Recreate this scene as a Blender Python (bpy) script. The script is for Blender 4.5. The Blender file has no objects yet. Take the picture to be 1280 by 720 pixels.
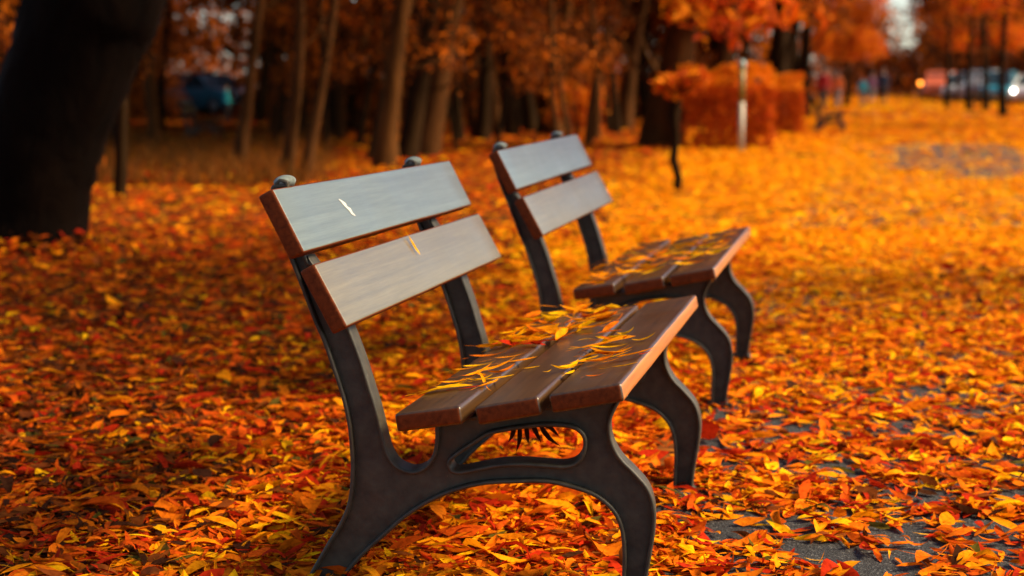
import bpy, bmesh, math, random
import numpy as np
from mathutils import Vector, Matrix

random.seed(7)
rng = np.random.default_rng(11)
R = math.radians
sc = bpy.context.scene
col = sc.collection

# ------------------------------------------------------------------ camera (fitted to the photograph)
CAM = np.array([0.6659, -2.7128, 0.9631])
YAW, PITCH, FPX = R(12.7568), R(7.1386), 1950.96
FW = np.array([-math.sin(YAW) * math.cos(PITCH), math.cos(YAW) * math.cos(PITCH), -math.sin(PITCH)])
RT = np.array([math.cos(YAW), math.sin(YAW), 0.0])
UP = np.cross(RT, FW)
cd = bpy.data.cameras.new('camera')
cam = bpy.data.objects.new('camera', cd)
col.objects.link(cam)
m = Matrix((RT, UP, -FW)).transposed().to_4x4()
m.translation = Vector(CAM)
cam.matrix_world = m
cd.sensor_width = 36
cd.lens = FPX / 1280 * 36
cd.clip_start = 0.05
cd.clip_end = 2000
cd.dof.use_dof = True
cd.dof.focus_distance = 3.0
cd.dof.aperture_fstop = 3.0
sc.camera = cam


def ray(px, py):
    return FW + RT * (px - 640) / FPX - UP * (py - 360) / FPX


def zt(x, y):
    """terrain height: level round the benches, a slight rise down the avenue"""
    t = np.maximum(np.asarray(y, dtype=float) - 12.0, 0.0)
    return 0.006 * t * t / (t + 6.0)


def on_ground(px, py):
    d = ray(px, py)
    lo, hi = 0.5, 140.0
    for s in np.linspace(1, 140, 400):
        p = CAM + d * s
        if p[2] < zt(p[0], p[1]):
            hi = s
            break
        lo = s
    for _ in range(40):
        m_ = (lo + hi) / 2
        p = CAM + d * m_
        if p[2] < zt(p[0], p[1]): hi = m_
        else: lo = m_
    p = CAM + d * hi
    p[2] = float(zt(p[0], p[1]))
    return p


def at_y(px, py, y):
    d = ray(px, py)
    return CAM + d * (y - CAM[1]) / d[1]


def on_plane(px, py, p0, n):
    d = ray(px, py)
    return CAM + d * (np.dot(np.array(p0) - CAM, n) / np.dot(d, n))


def depth_of(p):
    return float(np.dot(np.asarray(p) - CAM, FW))


# ------------------------------------------------------------------ object helpers
def link(o, parent=None):
    col.objects.link(o)
    if parent is not None:
        o.parent = parent
    return o


def tag(o, label=None, cat=None, group=None, kind=None):
    if label: o['label'] = label
    if cat: o['category'] = cat
    if group: o['group'] = group
    if kind: o['kind'] = kind
    return o


def empty(name, loc, rz=0.0):
    o = bpy.data.objects.new(name, None)
    o.empty_display_size = 0.2
    o.location = loc
    o.rotation_euler = (0, 0, rz)
    return link(o)


def copy_tree(o, parent=None):
    c = o.copy()
    link(c, parent)
    for ch in list(o.children):
        copy_tree(ch, c)
    return c


def np_mesh(name, verts, faces, mats, smooth=False, color=None, mat_idx=None):
    """faces: int array (n,3) or (n,4)"""
    me = bpy.data.meshes.new(name)
    verts = np.asarray(verts, dtype=np.float32)
    faces = np.asarray(faces, dtype=np.int32)
    k = faces.shape[1]
    me.vertices.add(len(verts))
    me.vertices.foreach_set('co', verts.ravel())
    me.loops.add(faces.size)
    me.loops.foreach_set('vertex_index', faces.ravel())
    me.polygons.add(len(faces))
    me.polygons.foreach_set('loop_start', np.arange(0, faces.size, k, dtype=np.int32))
    me.polygons.foreach_set('loop_total', np.full(len(faces), k, dtype=np.int32))
    if mat_idx is not None:
        me.polygons.foreach_set('material_index', np.asarray(mat_idx, dtype=np.int32))
    me.update(calc_edges=True)
    if smooth:
        me.polygons.foreach_set('use_smooth', np.ones(len(faces), dtype=bool))
    if color is not None:
        a = me.color_attributes.new('leaf_color', 'FLOAT_COLOR', 'POINT')
        c4 = np.ones((len(verts), 4), dtype=np.float32)
        c4[:, :3] = color
        a.data.foreach_set('color', c4.ravel())
    for mt in mats:
        me.materials.append(mt)
    return me


def bm_obj(name, bm, mats, parent=None, smooth=True):
    me = bpy.data.meshes.new(name)
    bmesh.ops.recalc_face_normals(bm, faces=bm.faces)
    bm.to_mesh(me)
    bm.free()
    for mt in (mats if isinstance(mats, (list, tuple)) else [mats]):
        me.materials.append(mt)
    if smooth:
        me.polygons.foreach_set('use_smooth', [True] * len(me.polygons))
    return link(bpy.data.objects.new(name, me), parent)


def me_obj(name, me, parent=None):
    return link(bpy.data.objects.new(name, me), parent)


def hexa(bm, p, mat=0):
    """8 points: bottom quad then top quad"""
    v = [bm.verts.new(Vector(q)) for q in p]
    fs = []
    for f in ((3, 2, 1, 0), (4, 5, 6, 7), (0, 1, 5, 4), (1, 2, 6, 5), (2, 3, 7, 6), (3, 0, 4, 7)):
        fc = bm.faces.new([v[i] for i in f])
        fc.material_index = mat
        fs.append(fc)
    return v, fs


def box(bm, x0, x1, y0, y1, z0, z1, mat=0):
    return hexa(bm, [(x0, y0, z0), (x1, y0, z0), (x1, y1, z0), (x0, y1, z0), (x0, y0, z1), (x1, y0, z1), (x1, y1, z1), (x0, y1, z1)], mat)


def tube(bm, pts, rads, seg=8, cap=True, mat=0, wob=0.0):
    pts = [Vector(p) for p in pts]
    rings = []
    ref = Vector((0.0, 1.0, 0.0))
    for i, p in enumerate(pts):
        t = (pts[min(i + 1, len(pts) - 1)] - pts[max(i - 1, 0)]).normalized()
        if abs(t.dot(ref)) > 0.95:
            ref = Vector((1.0, 0.0, 0.0))
        a = t.cross(ref).normalized()
        b = t.cross(a).normalized()
        ring = []
        for k in range(seg):
            an = 2 * math.pi * k / seg
            r = rads[i] * (1 + wob * (random.random() - 0.5) * 2)
            ring.append(bm.verts.new(p + (a * math.cos(an) + b * math.sin(an)) * r))
        rings.append(ring)
    for i in range(len(rings) - 1):
        for k in range(seg):
            f = bm.faces.new([rings[i][k], rings[i][(k + 1) % seg], rings[i + 1][(k + 1) % seg], rings[i + 1][k]])
            f.material_index = mat
    if cap:
        for rg in (rings[0], rings[-1]):
            f = bm.faces.new(rg)
            f.material_index = mat


# ------------------------------------------------------------------ materials
def mat_new(name):
    mt = bpy.data.materials.new(name)
    mt.use_nodes = True
    nt = mt.node_tree
    return mt, nt, nt.nodes['Principled BSDF']


def N(nt, t, **kw):
    n = nt.nodes.new(t)
    for k, v in kw.items():
        if k in n.inputs:
            n.inputs[k].default_value = v
        else:
            setattr(n, k, v)
    return n


def ramp(nt, fac, stops):
    r = nt.nodes.new('ShaderNodeValToRGB')
    el = r.color_ramp.elements
    while len(el) < len(stops):
        el.new(0.5)
    for e, (p, c) in zip(el, stops):
        e.position = p
        e.color = (*c, 1) if len(c) == 3 else c
    nt.links.new(fac, r.inputs['Fac'])
    return r.outputs['Color']


def plain(name, c, rough=0.5, spec=0.5, metal=0.0, noise=0.15, scale=12.0, bump=0.0, coat=0.0):
    mt, nt, b = mat_new(name)
    tc = N(nt, 'ShaderNodeTexCoord')
    nz = N(nt, 'ShaderNodeTexNoise', Scale=scale, Detail=5.0)
    nt.links.new(tc.outputs['Object'], nz.inputs['Vector'])
    c = np.array(c, dtype=float)
    nt.links.new(ramp(nt, nz.outputs['Fac'], [(0.3, tuple(c * (1 - noise))), (0.7, tuple(np.minimum(c * (1 + noise), 1)))]), b.inputs['Base Color'])
    b.inputs['Roughness'].default_value = rough
    b.inputs['Specular IOR Level'].default_value = spec
    b.inputs['Metallic'].default_value = metal
    b.inputs['Coat Weight'].default_value = coat
    if bump:
        bp = N(nt, 'ShaderNodeBump', Strength=bump, Distance=0.004)
        nt.links.new(nz.outputs['Fac'], bp.inputs['Height'])
        nt.links.new(bp.outputs['Normal'], b.inputs['Normal'])
    return mt


def wood_mat(name, dark, light, rough, coat):
    mt, nt, b = mat_new(name)
    tc = N(nt, 'ShaderNodeTexCoord')
    oi = N(nt, 'ShaderNodeObjectInfo')
    ad = N(nt, 'ShaderNodeVectorMath', operation='ADD')
    mul = N(nt, 'ShaderNodeVectorMath', operation='SCALE')
    mul.inputs['Scale'].default_value = 7.3
    cx = N(nt, 'ShaderNodeCombineXYZ')
    for k in 'XYZ':
        nt.links.new(oi.outputs['Random'], cx.inputs[k])
    nt.links.new(cx.outputs[0], mul.inputs[0])
    nt.links.new(tc.outputs['Object'], ad.inputs[0])
    nt.links.new(mul.outputs[0], ad.inputs[1])
    mp = N(nt, 'ShaderNodeMapping')
    mp.inputs['Scale'].default_value = (1.0, 0.028, 1.0)
    nt.links.new(ad.outputs[0], mp.inputs['Vector'])
    n1 = N(nt, 'ShaderNodeTexNoise', Scale=95.0, Detail=7.0, Distortion=0.5)
    n2 = N(nt, 'ShaderNodeTexNoise', Scale=520.0, Detail=3.0)
    n3 = N(nt, 'ShaderNodeTexNoise', Scale=5.0, Detail=5.0)
    nt.links.new(mp.outputs[0], n1.inputs['Vector'])
    nt.links.new(mp.outputs[0], n2.inputs['Vector'])
    nt.links.new(ad.outputs[0], n3.inputs['Vector'])
    base = ramp(nt, n1.outputs['Fac'], [(0.32, dark), (0.5, tuple((np.array(dark) + np.array(light)) / 2)), (0.68, light)])
    mx = N(nt, 'ShaderNodeMix', data_type='RGBA', blend_type='MULTIPLY')
    mx.inputs['Factor'].default_value = 0.45
    nt.links.new(base, mx.inputs[6])
    nt.links.new(ramp(nt, n2.outputs['Fac'], [(0.38, (0.72, 0.70, 0.68)), (0.58, (1, 1, 1))]), mx.inputs[7])
    nt.links.new(mx.outputs[2], b.inputs['Base Color'])
    rr = N(nt, 'ShaderNodeMapRange')
    rr.inputs['To Min'].default_value = rough - 0.1
    rr.inputs['To Max'].default_value = rough + 0.14
    nt.links.new(n3.outputs['Fac'], rr.inputs['Value'])
    nt.links.new(rr.outputs[0], b.inputs['Roughness'])
    b.inputs['Specular IOR Level'].default_value = 0.55 if coat > 0.25 else (0.4 if coat > 0 else 0.1)
    b.inputs['Coat Weight'].default_value = coat
    b.inputs['Coat Roughness'].default_value = 0.24
    bp = N(nt, 'ShaderNodeBump', Strength=0.22, Distance=0.0012)
    ad2 = N(nt, 'ShaderNodeMath', operation='ADD')
    nt.links.new(n1.outputs['Fac'], ad2.inputs[0])
    nt.links.new(n2.outputs['Fac'], ad2.inputs[1])
    nt.links.new(ad2.outputs[0], bp.inputs['Height'])
    nt.links.new(bp.outputs['Normal'], b.inputs['Normal'])
    return mt


def leaf_mat(name, rough=0.55, spec=0.2, trans=0.3, attr=True, tint=(1, 1, 1)):
    """foliage: colour from the leaf_color attribute, light passing through"""
    mt, nt, b = mat_new(name)
    at = N(nt, 'ShaderNodeAttribute', attribute_name='leaf_color')
    tc = N(nt, 'ShaderNodeTexCoord')
    nz = N(nt, 'ShaderNodeTexNoise', Scale=90.0, Detail=4.0)
    nt.links.new(tc.outputs['Object'], nz.inputs['Vector'])
    mx = N(nt, 'ShaderNodeMix', data_type='RGBA', blend_type='MULTIPLY')
    mx.inputs['Factor'].default_value = 0.75
    nt.links.new(at.outputs['Color'], mx.inputs[6])
    nt.links.new(ramp(nt, nz.outputs['Fac'], [(0.3, (0.45, 0.36, 0.3)), (0.55, (1, 1, 1))]), mx.inputs[7])
    nt.links.new(mx.outputs[2], b.inputs['Base Color'])
    b.inputs['Roughness'].default_value = rough
    b.inputs['Specular IOR Level'].default_value = spec
    tr = N(nt, 'ShaderNodeBsdfTranslucent')
    nt.links.new(mx.outputs[2], tr.inputs['Color'])
    ms = N(nt, 'ShaderNodeMixShader', Fac=trans)
    out = nt.nodes['Material Output']
    nt.links.new(b.outputs[0], ms.inputs[1])
    nt.links.new(tr.outputs[0], ms.inputs[2])
    nt.links.new(ms.outputs[0], out.inputs['Surface'])
    return mt


def bark_mat(name, dark, light, scale=9.0):
    mt, nt, b = mat_new(name)
    tc = N(nt, 'ShaderNodeTexCoord')
    mp = N(nt, 'ShaderNodeMapping')
    mp.inputs['Scale'].default_value = (1, 1, 0.18)
    nt.links.new(tc.outputs['Object'], mp.inputs['Vector'])
    n1 = N(nt, 'ShaderNodeTexNoise', Scale=scale, Detail=8.0, Roughness=0.65, Distortion=0.6)
    nt.links.new(mp.outputs[0], n1.inputs['Vector'])
    nt.links.new(ramp(nt, n1.outputs['Fac'], [(0.35, dark), (0.65, light)]), b.inputs['Base Color'])
    b.inputs['Roughness'].default_value = 0.9
    b.inputs['Specular IOR Level'].default_value = 0.03
    bp = N(nt, 'ShaderNodeBump', Strength=0.9, Distance=0.05)
    nt.links.new(n1.outputs['Fac'], bp.inputs['Height'])
    nt.links.new(bp.outputs['Normal'], b.inputs['Normal'])
    return mt


M = {}
M['wood_back'] = wood_mat('teal_grey_wood', (0.066, 0.082, 0.068), (0.098, 0.120, 0.100), 0.38, 0.6)
M['wood_tan'] = wood_mat('tan_slat_wood', (0.088, 0.068, 0.028), (0.130, 0.102, 0.044), 0.38, 0.55)
M['wood_end'] = wood_mat('stained_edge_wood', (0.075, 0.014, 0.002), (0.14, 0.028, 0.004), 0.6, 0.0)
M['wood_lit_edge'] = wood_mat('sunlit_front_edge_wood', (0.26, 0.080, 0.014), (0.42, 0.15, 0.03), 0.45, 0.3)
M['wood_seat'] = wood_mat('stained_seat_wood', (0.030, 0.013, 0.003), (0.068, 0.030, 0.007), 0.37, 0.2)
M['iron'] = plain('cast_iron_paint', (0.034, 0.029, 0.019), rough=0.52, spec=0.30, noise=0.35, scale=45, bump=0.35)
mt = M['iron']; nt = mt.node_tree; b = nt.nodes['Principled BSDF']
src = b.inputs['Base Color'].links[0].from_socket
tc = N(nt, 'ShaderNodeTexCoord')
v1 = N(nt, 'ShaderNodeTexNoise', Scale=150.0, Detail=2.0)
v2 = N(nt, 'ShaderNodeTexNoise', Scale=14.0, Detail=6.0)
nt.links.new(tc.outputs['Object'], v1.inputs['Vector']); nt.links.new(tc.outputs['Object'], v2.inputs['Vector'])
m1 = N(nt, 'ShaderNodeMix', data_type='RGBA'); m2 = N(nt, 'ShaderNodeMix', data_type='RGBA')
nt.links.new(ramp(nt, v2.outputs['Fac'], [(0.60, (0, 0, 0)), (0.76, (0.7, 0.7, 0.7))]), m1.inputs['Factor'])
nt.links.new(src, m1.inputs[6]); m1.inputs[7].default_value = (0.05, 0.026, 0.012, 1)
nt.links.new(ramp(nt, v1.outputs['Fac'], [(0.74, (0, 0, 0)), (0.78, (0.7, 0.7, 0.7))]), m2.inputs['Factor'])
nt.links.new(m1.outputs[2], m2.inputs[6]); m2.inputs[7].default_value = (0.2, 0.17, 0.13, 1)
nt.links.new(m2.outputs[2], b.inputs['Base Color'])
M['mark'] = plain('pale_dropping', (0.42, 0.42, 0.40), rough=0.8, noise=0.1, scale=200)
M['leaf'] = leaf_mat('leaf_litter', rough=0.7, spec=0.02)
M['crown'] = leaf_mat('crown_leaves', rough=0.7, spec=0.06, trans=0.42)
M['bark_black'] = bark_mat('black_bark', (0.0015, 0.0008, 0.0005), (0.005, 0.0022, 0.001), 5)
M['bark_dark'] = bark_mat('dark_bark', (0.010, 0.005, 0.002), (0.028, 0.013, 0.004), 5)
M['bark_brown'] = bark_mat('brown_bark', (0.028, 0.011, 0.003), (0.08, 0.030, 0.008))
M['bark_tan'] = bark_mat('tan_bark', (0.032, 0.012, 0.003), (0.090, 0.034, 0.008))
M['white_paint'] = plain('white_paint', (0.36, 0.31, 0.22), rough=0.5, noise=0.1)
M['olive_paint'] = plain('olive_paint', (0.16, 0.13, 0.02), rough=0.5)
M['teal_paint'] = plain('teal_paint', (0.25, 0.38, 0.36), rough=0.4)
M['black'] = plain('black_rubber', (0.02, 0.02, 0.02), rough=0.7)
M['glass'] = plain('car_glass', (0.015, 0.03, 0.035), rough=0.3, spec=0.35)
M['chrome'] = plain('grey_metal', (0.4, 0.4, 0.4), rough=0.3, metal=0.8)
M['skin'] = plain('skin', (0.5, 0.27, 0.18), rough=0.6)
M['hair'] = plain('dark_hair', (0.03, 0.018, 0.012), rough=0.6)


def emis(name, c, s):
    mt, nt, b = mat_new(name)
    b.inputs['Base Color'].default_value = (*c, 1)
    b.inputs['Emission Color'].default_value = (*c, 1)
    b.inputs['Emission Strength'].default_value = s
    return mt


M['lamp_white'] = emis('lit_white_lamp', (1.0, 0.93, 0.75), 9)
M['lamp_amber'] = emis('lit_amber_lamp', (1.0, 0.25, 0.02), 4)

# ground: dark soil with decayed litter
mt, nt, b = mat_new('woodland_soil')
tc = N(nt, 'ShaderNodeTexCoord')
v1 = N(nt, 'ShaderNodeTexVoronoi', Scale=42.0)
n1 = N(nt, 'ShaderNodeTexNoise', Scale=3.0, Detail=8.0, Roughness=0.7)
nt.links.new(tc.outputs['Object'], v1.inputs['Vector'])
nt.links.new(tc.outputs['Object'], n1.inputs['Vector'])
c1 = ramp(nt, v1.outputs['Color'], [(0.1, (0.05, 0.014, 0.004)), (0.5, (0.2, 0.055, 0.006)), (0.9, (0.36, 0.11, 0.006))])
mx = N(nt, 'ShaderNodeMix', data_type='RGBA', blend_type='MULTIPLY')
mx.inputs['Factor'].default_value = 0.8
nt.links.new(c1, mx.inputs[6])
nt.links.new(ramp(nt, n1.outputs['Fac'], [(0.35, (0.25, 0.22, 0.2)), (0.62, (1, 1, 1))]), mx.inputs[7])
nt.links.new(mx.outputs[2], b.inputs['Base Color'])
b.inputs['Roughness'].default_value = 0.95
b.inputs['Specular IOR Level'].default_value = 0.1
bp = N(nt, 'ShaderNodeBump', Strength=0.6, Distance=0.03)
nt.links.new(n1.outputs['Fac'], bp.inputs['Height'])
nt.links.new(bp.outputs['Normal'], b.inputs['Normal'])
M['soil'] = mt
# asphalt
mt, nt, b = mat_new('asphalt')
tc = N(nt, 'ShaderNodeTexCoord')
v1 = N(nt, 'ShaderNodeTexVoronoi', Scale=230.0)
n1 = N(nt, 'ShaderNodeTexNoise', Scale=2.5, Detail=6.0)
n2 = N(nt, 'ShaderNodeTexNoise', Scale=420.0, Detail=2.0)
for n in (v1, n1, n2):
    nt.links.new(tc.outputs['Object'], n.inputs['Vector'])
c1 = ramp(nt, v1.outputs['Color'], [(0.0, (0.014, 0.014, 0.015)), (0.75, (0.040, 0.040, 0.042)), (0.97, (0.16, 0.155, 0.15))])
mx = N(nt, 'ShaderNodeMix', data_type='RGBA', blend_type='MULTIPLY')
mx.inputs['Factor'].default_value = 0.7
nt.links.new(c1, mx.inputs[6])
nt.links.new(ramp(nt, n1.outputs['Fac'], [(0.3, (0.5, 0.5, 0.5)), (0.7, (1.0, 1.0, 1.0))]), mx.inputs[7])
nt.links.new(mx.outputs[2], b.inputs['Base Color'])
b.inputs['Roughness'].default_value = 0.85
b.inputs['Specular IOR Level'].default_value = 0.2
bp = N(nt, 'ShaderNodeBump', Strength=0.8, Distance=0.003)
nt.links.new(v1.outputs['Distance'], bp.inputs['Height'])
nt.links.new(bp.outputs['Normal'], b.inputs['Normal'])
M['asphalt'] = mt


# ------------------------------------------------------------------ ground and path
def sheet(name, xs, ys, dz, mt, wav=0.0):
    xs, ys = np.asarray(xs, float), np.asarray(ys, float)
    X, Y = np.meshgrid(xs, ys)
    if wav:
        X = X + wav * (np.sin(Y * 1.3) * 0.5 + np.sin(Y * 3.1 + 1) * 0.3 + np.sin(Y * 0.37 + 2))
    Z = zt(X, Y) + dz
    V = np.stack([X, Y, Z], -1).reshape(-1, 3)
    nx, ny = len(xs), len(ys)
    i = (np.arange(ny - 1)[:, None] * nx + np.arange(nx - 1)[None]).ravel()
    F = np.stack([i, i + 1, i + nx + 1, i + nx], -1)
    o = me_obj(name, np_mesh(name, V, F, [mt], smooth=True))
    return tag(o, kind='structure')


ysamp = np.concatenate([np.linspace(-30, 12, 30), np.linspace(13, 120, 80), [150, 200, 300, 500, 900]])
sheet('ground', np.concatenate([[-600, -200, -100], np.linspace(-60, 60, 20), [100, 200, 600]]), ysamp, 0.0, M['soil'])
PATH_L, PATH_R = 0.16, 5.4
sheet('path', [PATH_L, 1.2, 2.5, 4, PATH_R], np.concatenate([np.arange(-12, 12, 0.25), np.linspace(12.5, 130, 90)]), 0.004, M['asphalt'], wav=0.05)


# ------------------------------------------------------------------ leaves
def vnoise(x, y, s, seed=0):
    """smooth value noise 0..1"""
    g = np.random.default_rng(seed).random((256, 256))
    u, v = np.asarray(x) / s + 1000, np.asarray(y) / s + 1000
    i, j = np.floor(u).astype(int), np.floor(v).astype(int)
    fu, fv = u - i, v - j
    fu, fv = fu * fu * (3 - 2 * fu), fv * fv * (3 - 2 * fv)
    a, b_, c, d = g[i % 256, j % 256], g[(i + 1) % 256, j % 256], g[i % 256, (j + 1) % 256], g[(i + 1) % 256, (j + 1) % 256]
    return (a * (1 - fu) + b_ * fu) * (1 - fv) + (c * (1 - fu) + d * fu) * fv


PAL = np.array([
    (0.92, 0.43, 0.003),   # yellow
    (0.90, 0.28, 0.003),   # amber
    (0.72, 0.155, 0.004),  # orange
    (0.56, 0.075, 0.004),  # deep orange
    (0.42, 0.022, 0.004),  # red
    (0.20, 0.045, 0.007),  # brown
    (0.10, 0.075, 0.010),  # olive
    (0.05, 0.016, 0.006),  # dark brown
])


def leaf_template(ns):
    """stations along a lance-shaped leaf; returns rows (s, w) and faces over (left, mid, right)"""
    s = np.linspace(0, 1, ns)
    w = np.sin(np.pi * s ** 0.82) ** 0.85
    w[0] = w[-1] = 0.02
    F = []
    for i in range(ns - 1):
        a, b_ = i * 3, (i + 1) * 3
        F += [(a, a + 1, b_ + 1, b_), (a + 1, a + 2, b_ + 2, b_ + 1)]
    return s, w, np.array(F)


def scatter_leaves(P, L, W, yaw, tilt, roll, bend, fold, colr, ns, twist=None):
    """mesh arrays for n leaves lying at points P"""
    s, w, F = leaf_template(ns)
    n = len(P)
    # local: x along the leaf, y across, z up
    sx = (s[None] - 0.5)
    jag = 1 + 0.22 * (rng.random((n, ns)) - 0.5)
    wl = W[:, None] * w[None] * 0.5 * jag
    wr = W[:, None] * w[None] * 0.5 * (1 + 0.22 * (rng.random((n, ns)) - 0.5))
    th = bend[:, None] * sx
    x = np.where(np.abs(bend[:, None]) > 1e-3, np.sin(th) / np.where(np.abs(bend[:, None]) > 1e-3, bend[:, None], 1), sx) * L[:, None]
    z = np.where(np.abs(bend[:, None]) > 1e-3, (1 - np.cos(th)) / np.where(np.abs(bend[:, None]) > 1e-3, bend[:, None], 1), 0) * L[:, None]
    sway = (rng.random(n) - 0.5)[:, None] * 0.5 * (sx ** 2) * L[:, None] * 2
    tw = (rng.normal(0, 0.7, n) if twist is None else twist)[:, None] * sx
    loc = np.zeros((n, ns, 3, 3))
    cf, sf = np.cos(fold)[:, None], np.sin(fold)[:, None]
    for k, sg, ww in ((0, 1, wl), (1, 0, wl * 0), (2, -1, wr)):
        yy, zz = sg * ww * cf, ww * sf
        loc[:, :, k, 0] = x
        loc[:, :, k, 1] = yy * np.cos(tw) - zz * np.sin(tw) + sway
        loc[:, :, k, 2] = yy * np.sin(tw) + zz * np.cos(tw) + z
    V = loc.reshape(n, ns * 3, 3)
    # roll about x, tilt about y, yaw about z
    cr, sr = np.cos(roll)[:, None], np.sin(roll)[:, None]
    y2 = V[:, :, 1] * cr - V[:, :, 2] * sr
    z2 = V[:, :, 1] * sr + V[:, :, 2] * cr
    ct, st = np.cos(tilt)[:, None], np.sin(tilt)[:, None]
    x3 = V[:, :, 0] * ct + z2 * st
    z3 = -V[:, :, 0] * st + z2 * ct
    cy, sy = np.cos(yaw)[:, None], np.sin(yaw)[:, None]
    x4 = x3 * cy - y2 * sy
    y4 = x3 * sy + y2 * cy
    zmin = z3.min(axis=1, keepdims=True)
    V = np.stack([x4 + P[:, 0:1], y4 + P[:, 1:2], z3 - zmin + P[:, 2:3]], -1)
    FF = (F[None] + (np.arange(n) * ns * 3)[:, None, None]).reshape(-1, 4)
    C = np.repeat(colr[:, None, :], ns * 3, 1)
    # a darker or paler half now and then: real leaf mottling
    C = C * (0.82 + 0.36 * rng.random((n, ns * 3, 1)))
    return V.reshape(-1, 3), FF, np.clip(C.reshape(-1, 3), 0, 1)


def pick_colours(x, y):
    n = len(x)
    # more yellow towards the open middle ground, more red and dark brown on the left, partly to darken it like shade
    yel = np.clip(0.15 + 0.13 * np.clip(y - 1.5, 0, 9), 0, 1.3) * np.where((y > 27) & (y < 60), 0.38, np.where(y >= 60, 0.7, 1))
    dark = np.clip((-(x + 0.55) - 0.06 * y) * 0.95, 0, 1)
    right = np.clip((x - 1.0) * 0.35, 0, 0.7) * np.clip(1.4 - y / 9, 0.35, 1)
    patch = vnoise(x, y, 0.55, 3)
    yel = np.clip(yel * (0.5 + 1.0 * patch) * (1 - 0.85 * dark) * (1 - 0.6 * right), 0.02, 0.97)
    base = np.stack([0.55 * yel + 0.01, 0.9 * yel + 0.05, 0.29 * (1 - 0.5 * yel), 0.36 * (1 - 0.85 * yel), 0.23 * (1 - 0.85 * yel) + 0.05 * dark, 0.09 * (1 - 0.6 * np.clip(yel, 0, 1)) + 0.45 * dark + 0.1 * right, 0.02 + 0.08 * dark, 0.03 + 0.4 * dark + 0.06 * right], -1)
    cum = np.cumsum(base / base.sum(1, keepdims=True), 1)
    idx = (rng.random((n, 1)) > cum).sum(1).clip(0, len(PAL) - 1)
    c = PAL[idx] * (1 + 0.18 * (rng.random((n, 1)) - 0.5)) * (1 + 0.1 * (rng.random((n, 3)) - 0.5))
    return c


VS, FS, CS = [], [], []
voff = 0


def add_arrays(V, F, C):
    global voff
    VS.append(V); FS.append(F + voff); CS.append(C)
    voff += len(V)


def sample_band(d0, d1, n):
    """ground points in the wedge the camera looks over, uniform per area, with a wide margin"""
    d = np.sqrt(rng.random(n) * (d1 ** 2 - d0 ** 2) + d0 ** 2)
    l = (rng.random(n) * 2 - 1) * (0.40 * d + 1.0)
    fx, fy = -math.sin(YAW), math.cos(YAW)
    return CAM[0] + fx * d + RT[0] * l, CAM[1] + fy * d + RT[1] * l


def keep_mask(x, y):
    """the path is swept bare in patches"""
    on = (x > PATH_L - 0.03) & (x < PATH_R)
    nz = 0.6 * vnoise(x, y, 0.34, 21) + 0.4 * vnoise(x, y, 0.9, 22)
    edge = np.clip((x - PATH_L) / 0.5, 0, 1)
    fine = 0.35 * vnoise(x, y, 0.07, 23) + 0.30 * vnoise(x, y, 0.16, 25) + 0.35 * nz
    near_leg = 0.10 * np.exp(-((x - 0.62) / 0.30) ** 2 - ((y - 0.55) / 0.55) ** 2)
    dens = np.clip((fine - (0.335 + near_leg)) * 2.8, 0.04, 0.85)
    dens = np.where(y > 1.6, np.clip(dens + (y - 1.6) * 0.16, 0, 1), dens)
    far = on & (((x - 2.0) / 1.15) ** 2 + ((y - 20.5) / 5.5) ** 2 < 0.40 + 1.1 * vnoise(x, y, 0.7, 5))
    r = rng.random(len(x))
    return ~(on & (r > dens)) & ~(far & (rng.random(len(x)) > 0.22))


def litter(d0, d1, n, ns, ln, lift, flat=1.0):
    x, y = sample_band(d0, d1, n)
    k = keep_mask(x, y)
    x, y = x[k], y[k]
    n = len(x)
    L = np.clip(rng.normal(ln, ln * 0.38, n), ln * 0.3, ln * 2.0)
    W = L * np.where(rng.random(n) < 0.08, rng.uniform(0.36, 0.6, n), np.clip(rng.normal(0.23, 0.06, n), 0.13, 0.5))
    lay = rng.random(n)
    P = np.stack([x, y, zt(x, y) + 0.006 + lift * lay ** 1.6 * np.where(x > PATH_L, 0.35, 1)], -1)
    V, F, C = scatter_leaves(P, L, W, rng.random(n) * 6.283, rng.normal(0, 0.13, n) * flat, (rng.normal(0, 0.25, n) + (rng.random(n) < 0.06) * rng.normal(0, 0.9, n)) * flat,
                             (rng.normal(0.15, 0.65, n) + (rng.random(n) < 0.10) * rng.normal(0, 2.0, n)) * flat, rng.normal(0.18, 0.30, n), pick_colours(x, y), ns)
    add_arrays(V, F, C)


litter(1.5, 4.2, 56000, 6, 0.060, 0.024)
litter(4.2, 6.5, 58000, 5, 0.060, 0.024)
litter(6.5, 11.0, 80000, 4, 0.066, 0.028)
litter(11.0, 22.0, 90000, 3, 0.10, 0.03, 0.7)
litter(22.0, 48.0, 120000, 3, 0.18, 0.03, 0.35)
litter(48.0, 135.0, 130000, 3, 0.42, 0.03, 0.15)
# leaves banked against the foot of the great trunk
g_ = on_ground(40, 318)
n_ = 2600
an_ = rng.random(n_) * 6.283
ra_ = 0.30 + np.abs(rng.normal(0, 0.28, n_))
x, y = g_[0] + ra_ * np.cos(an_), g_[1] + ra_ * np.sin(an_)
P = np.stack([x, y, 0.01 + 0.14 * np.exp(-((ra_ - 0.3) / 0.25) ** 2) * rng.random(n_)], -1)
L_ = rng.uniform(0.05, 0.09, n_)
V, F, C = scatter_leaves(P, L_, L_ * 0.3, rng.random(n_) * 6.283, rng.normal(0, 0.3, n_), rng.normal(0, 0.4, n_), rng.normal(0.2, 0.8, n_), rng.normal(0.2, 0.3, n_), pick_colours(x, y), 4)
add_arrays(V, F, C)
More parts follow.
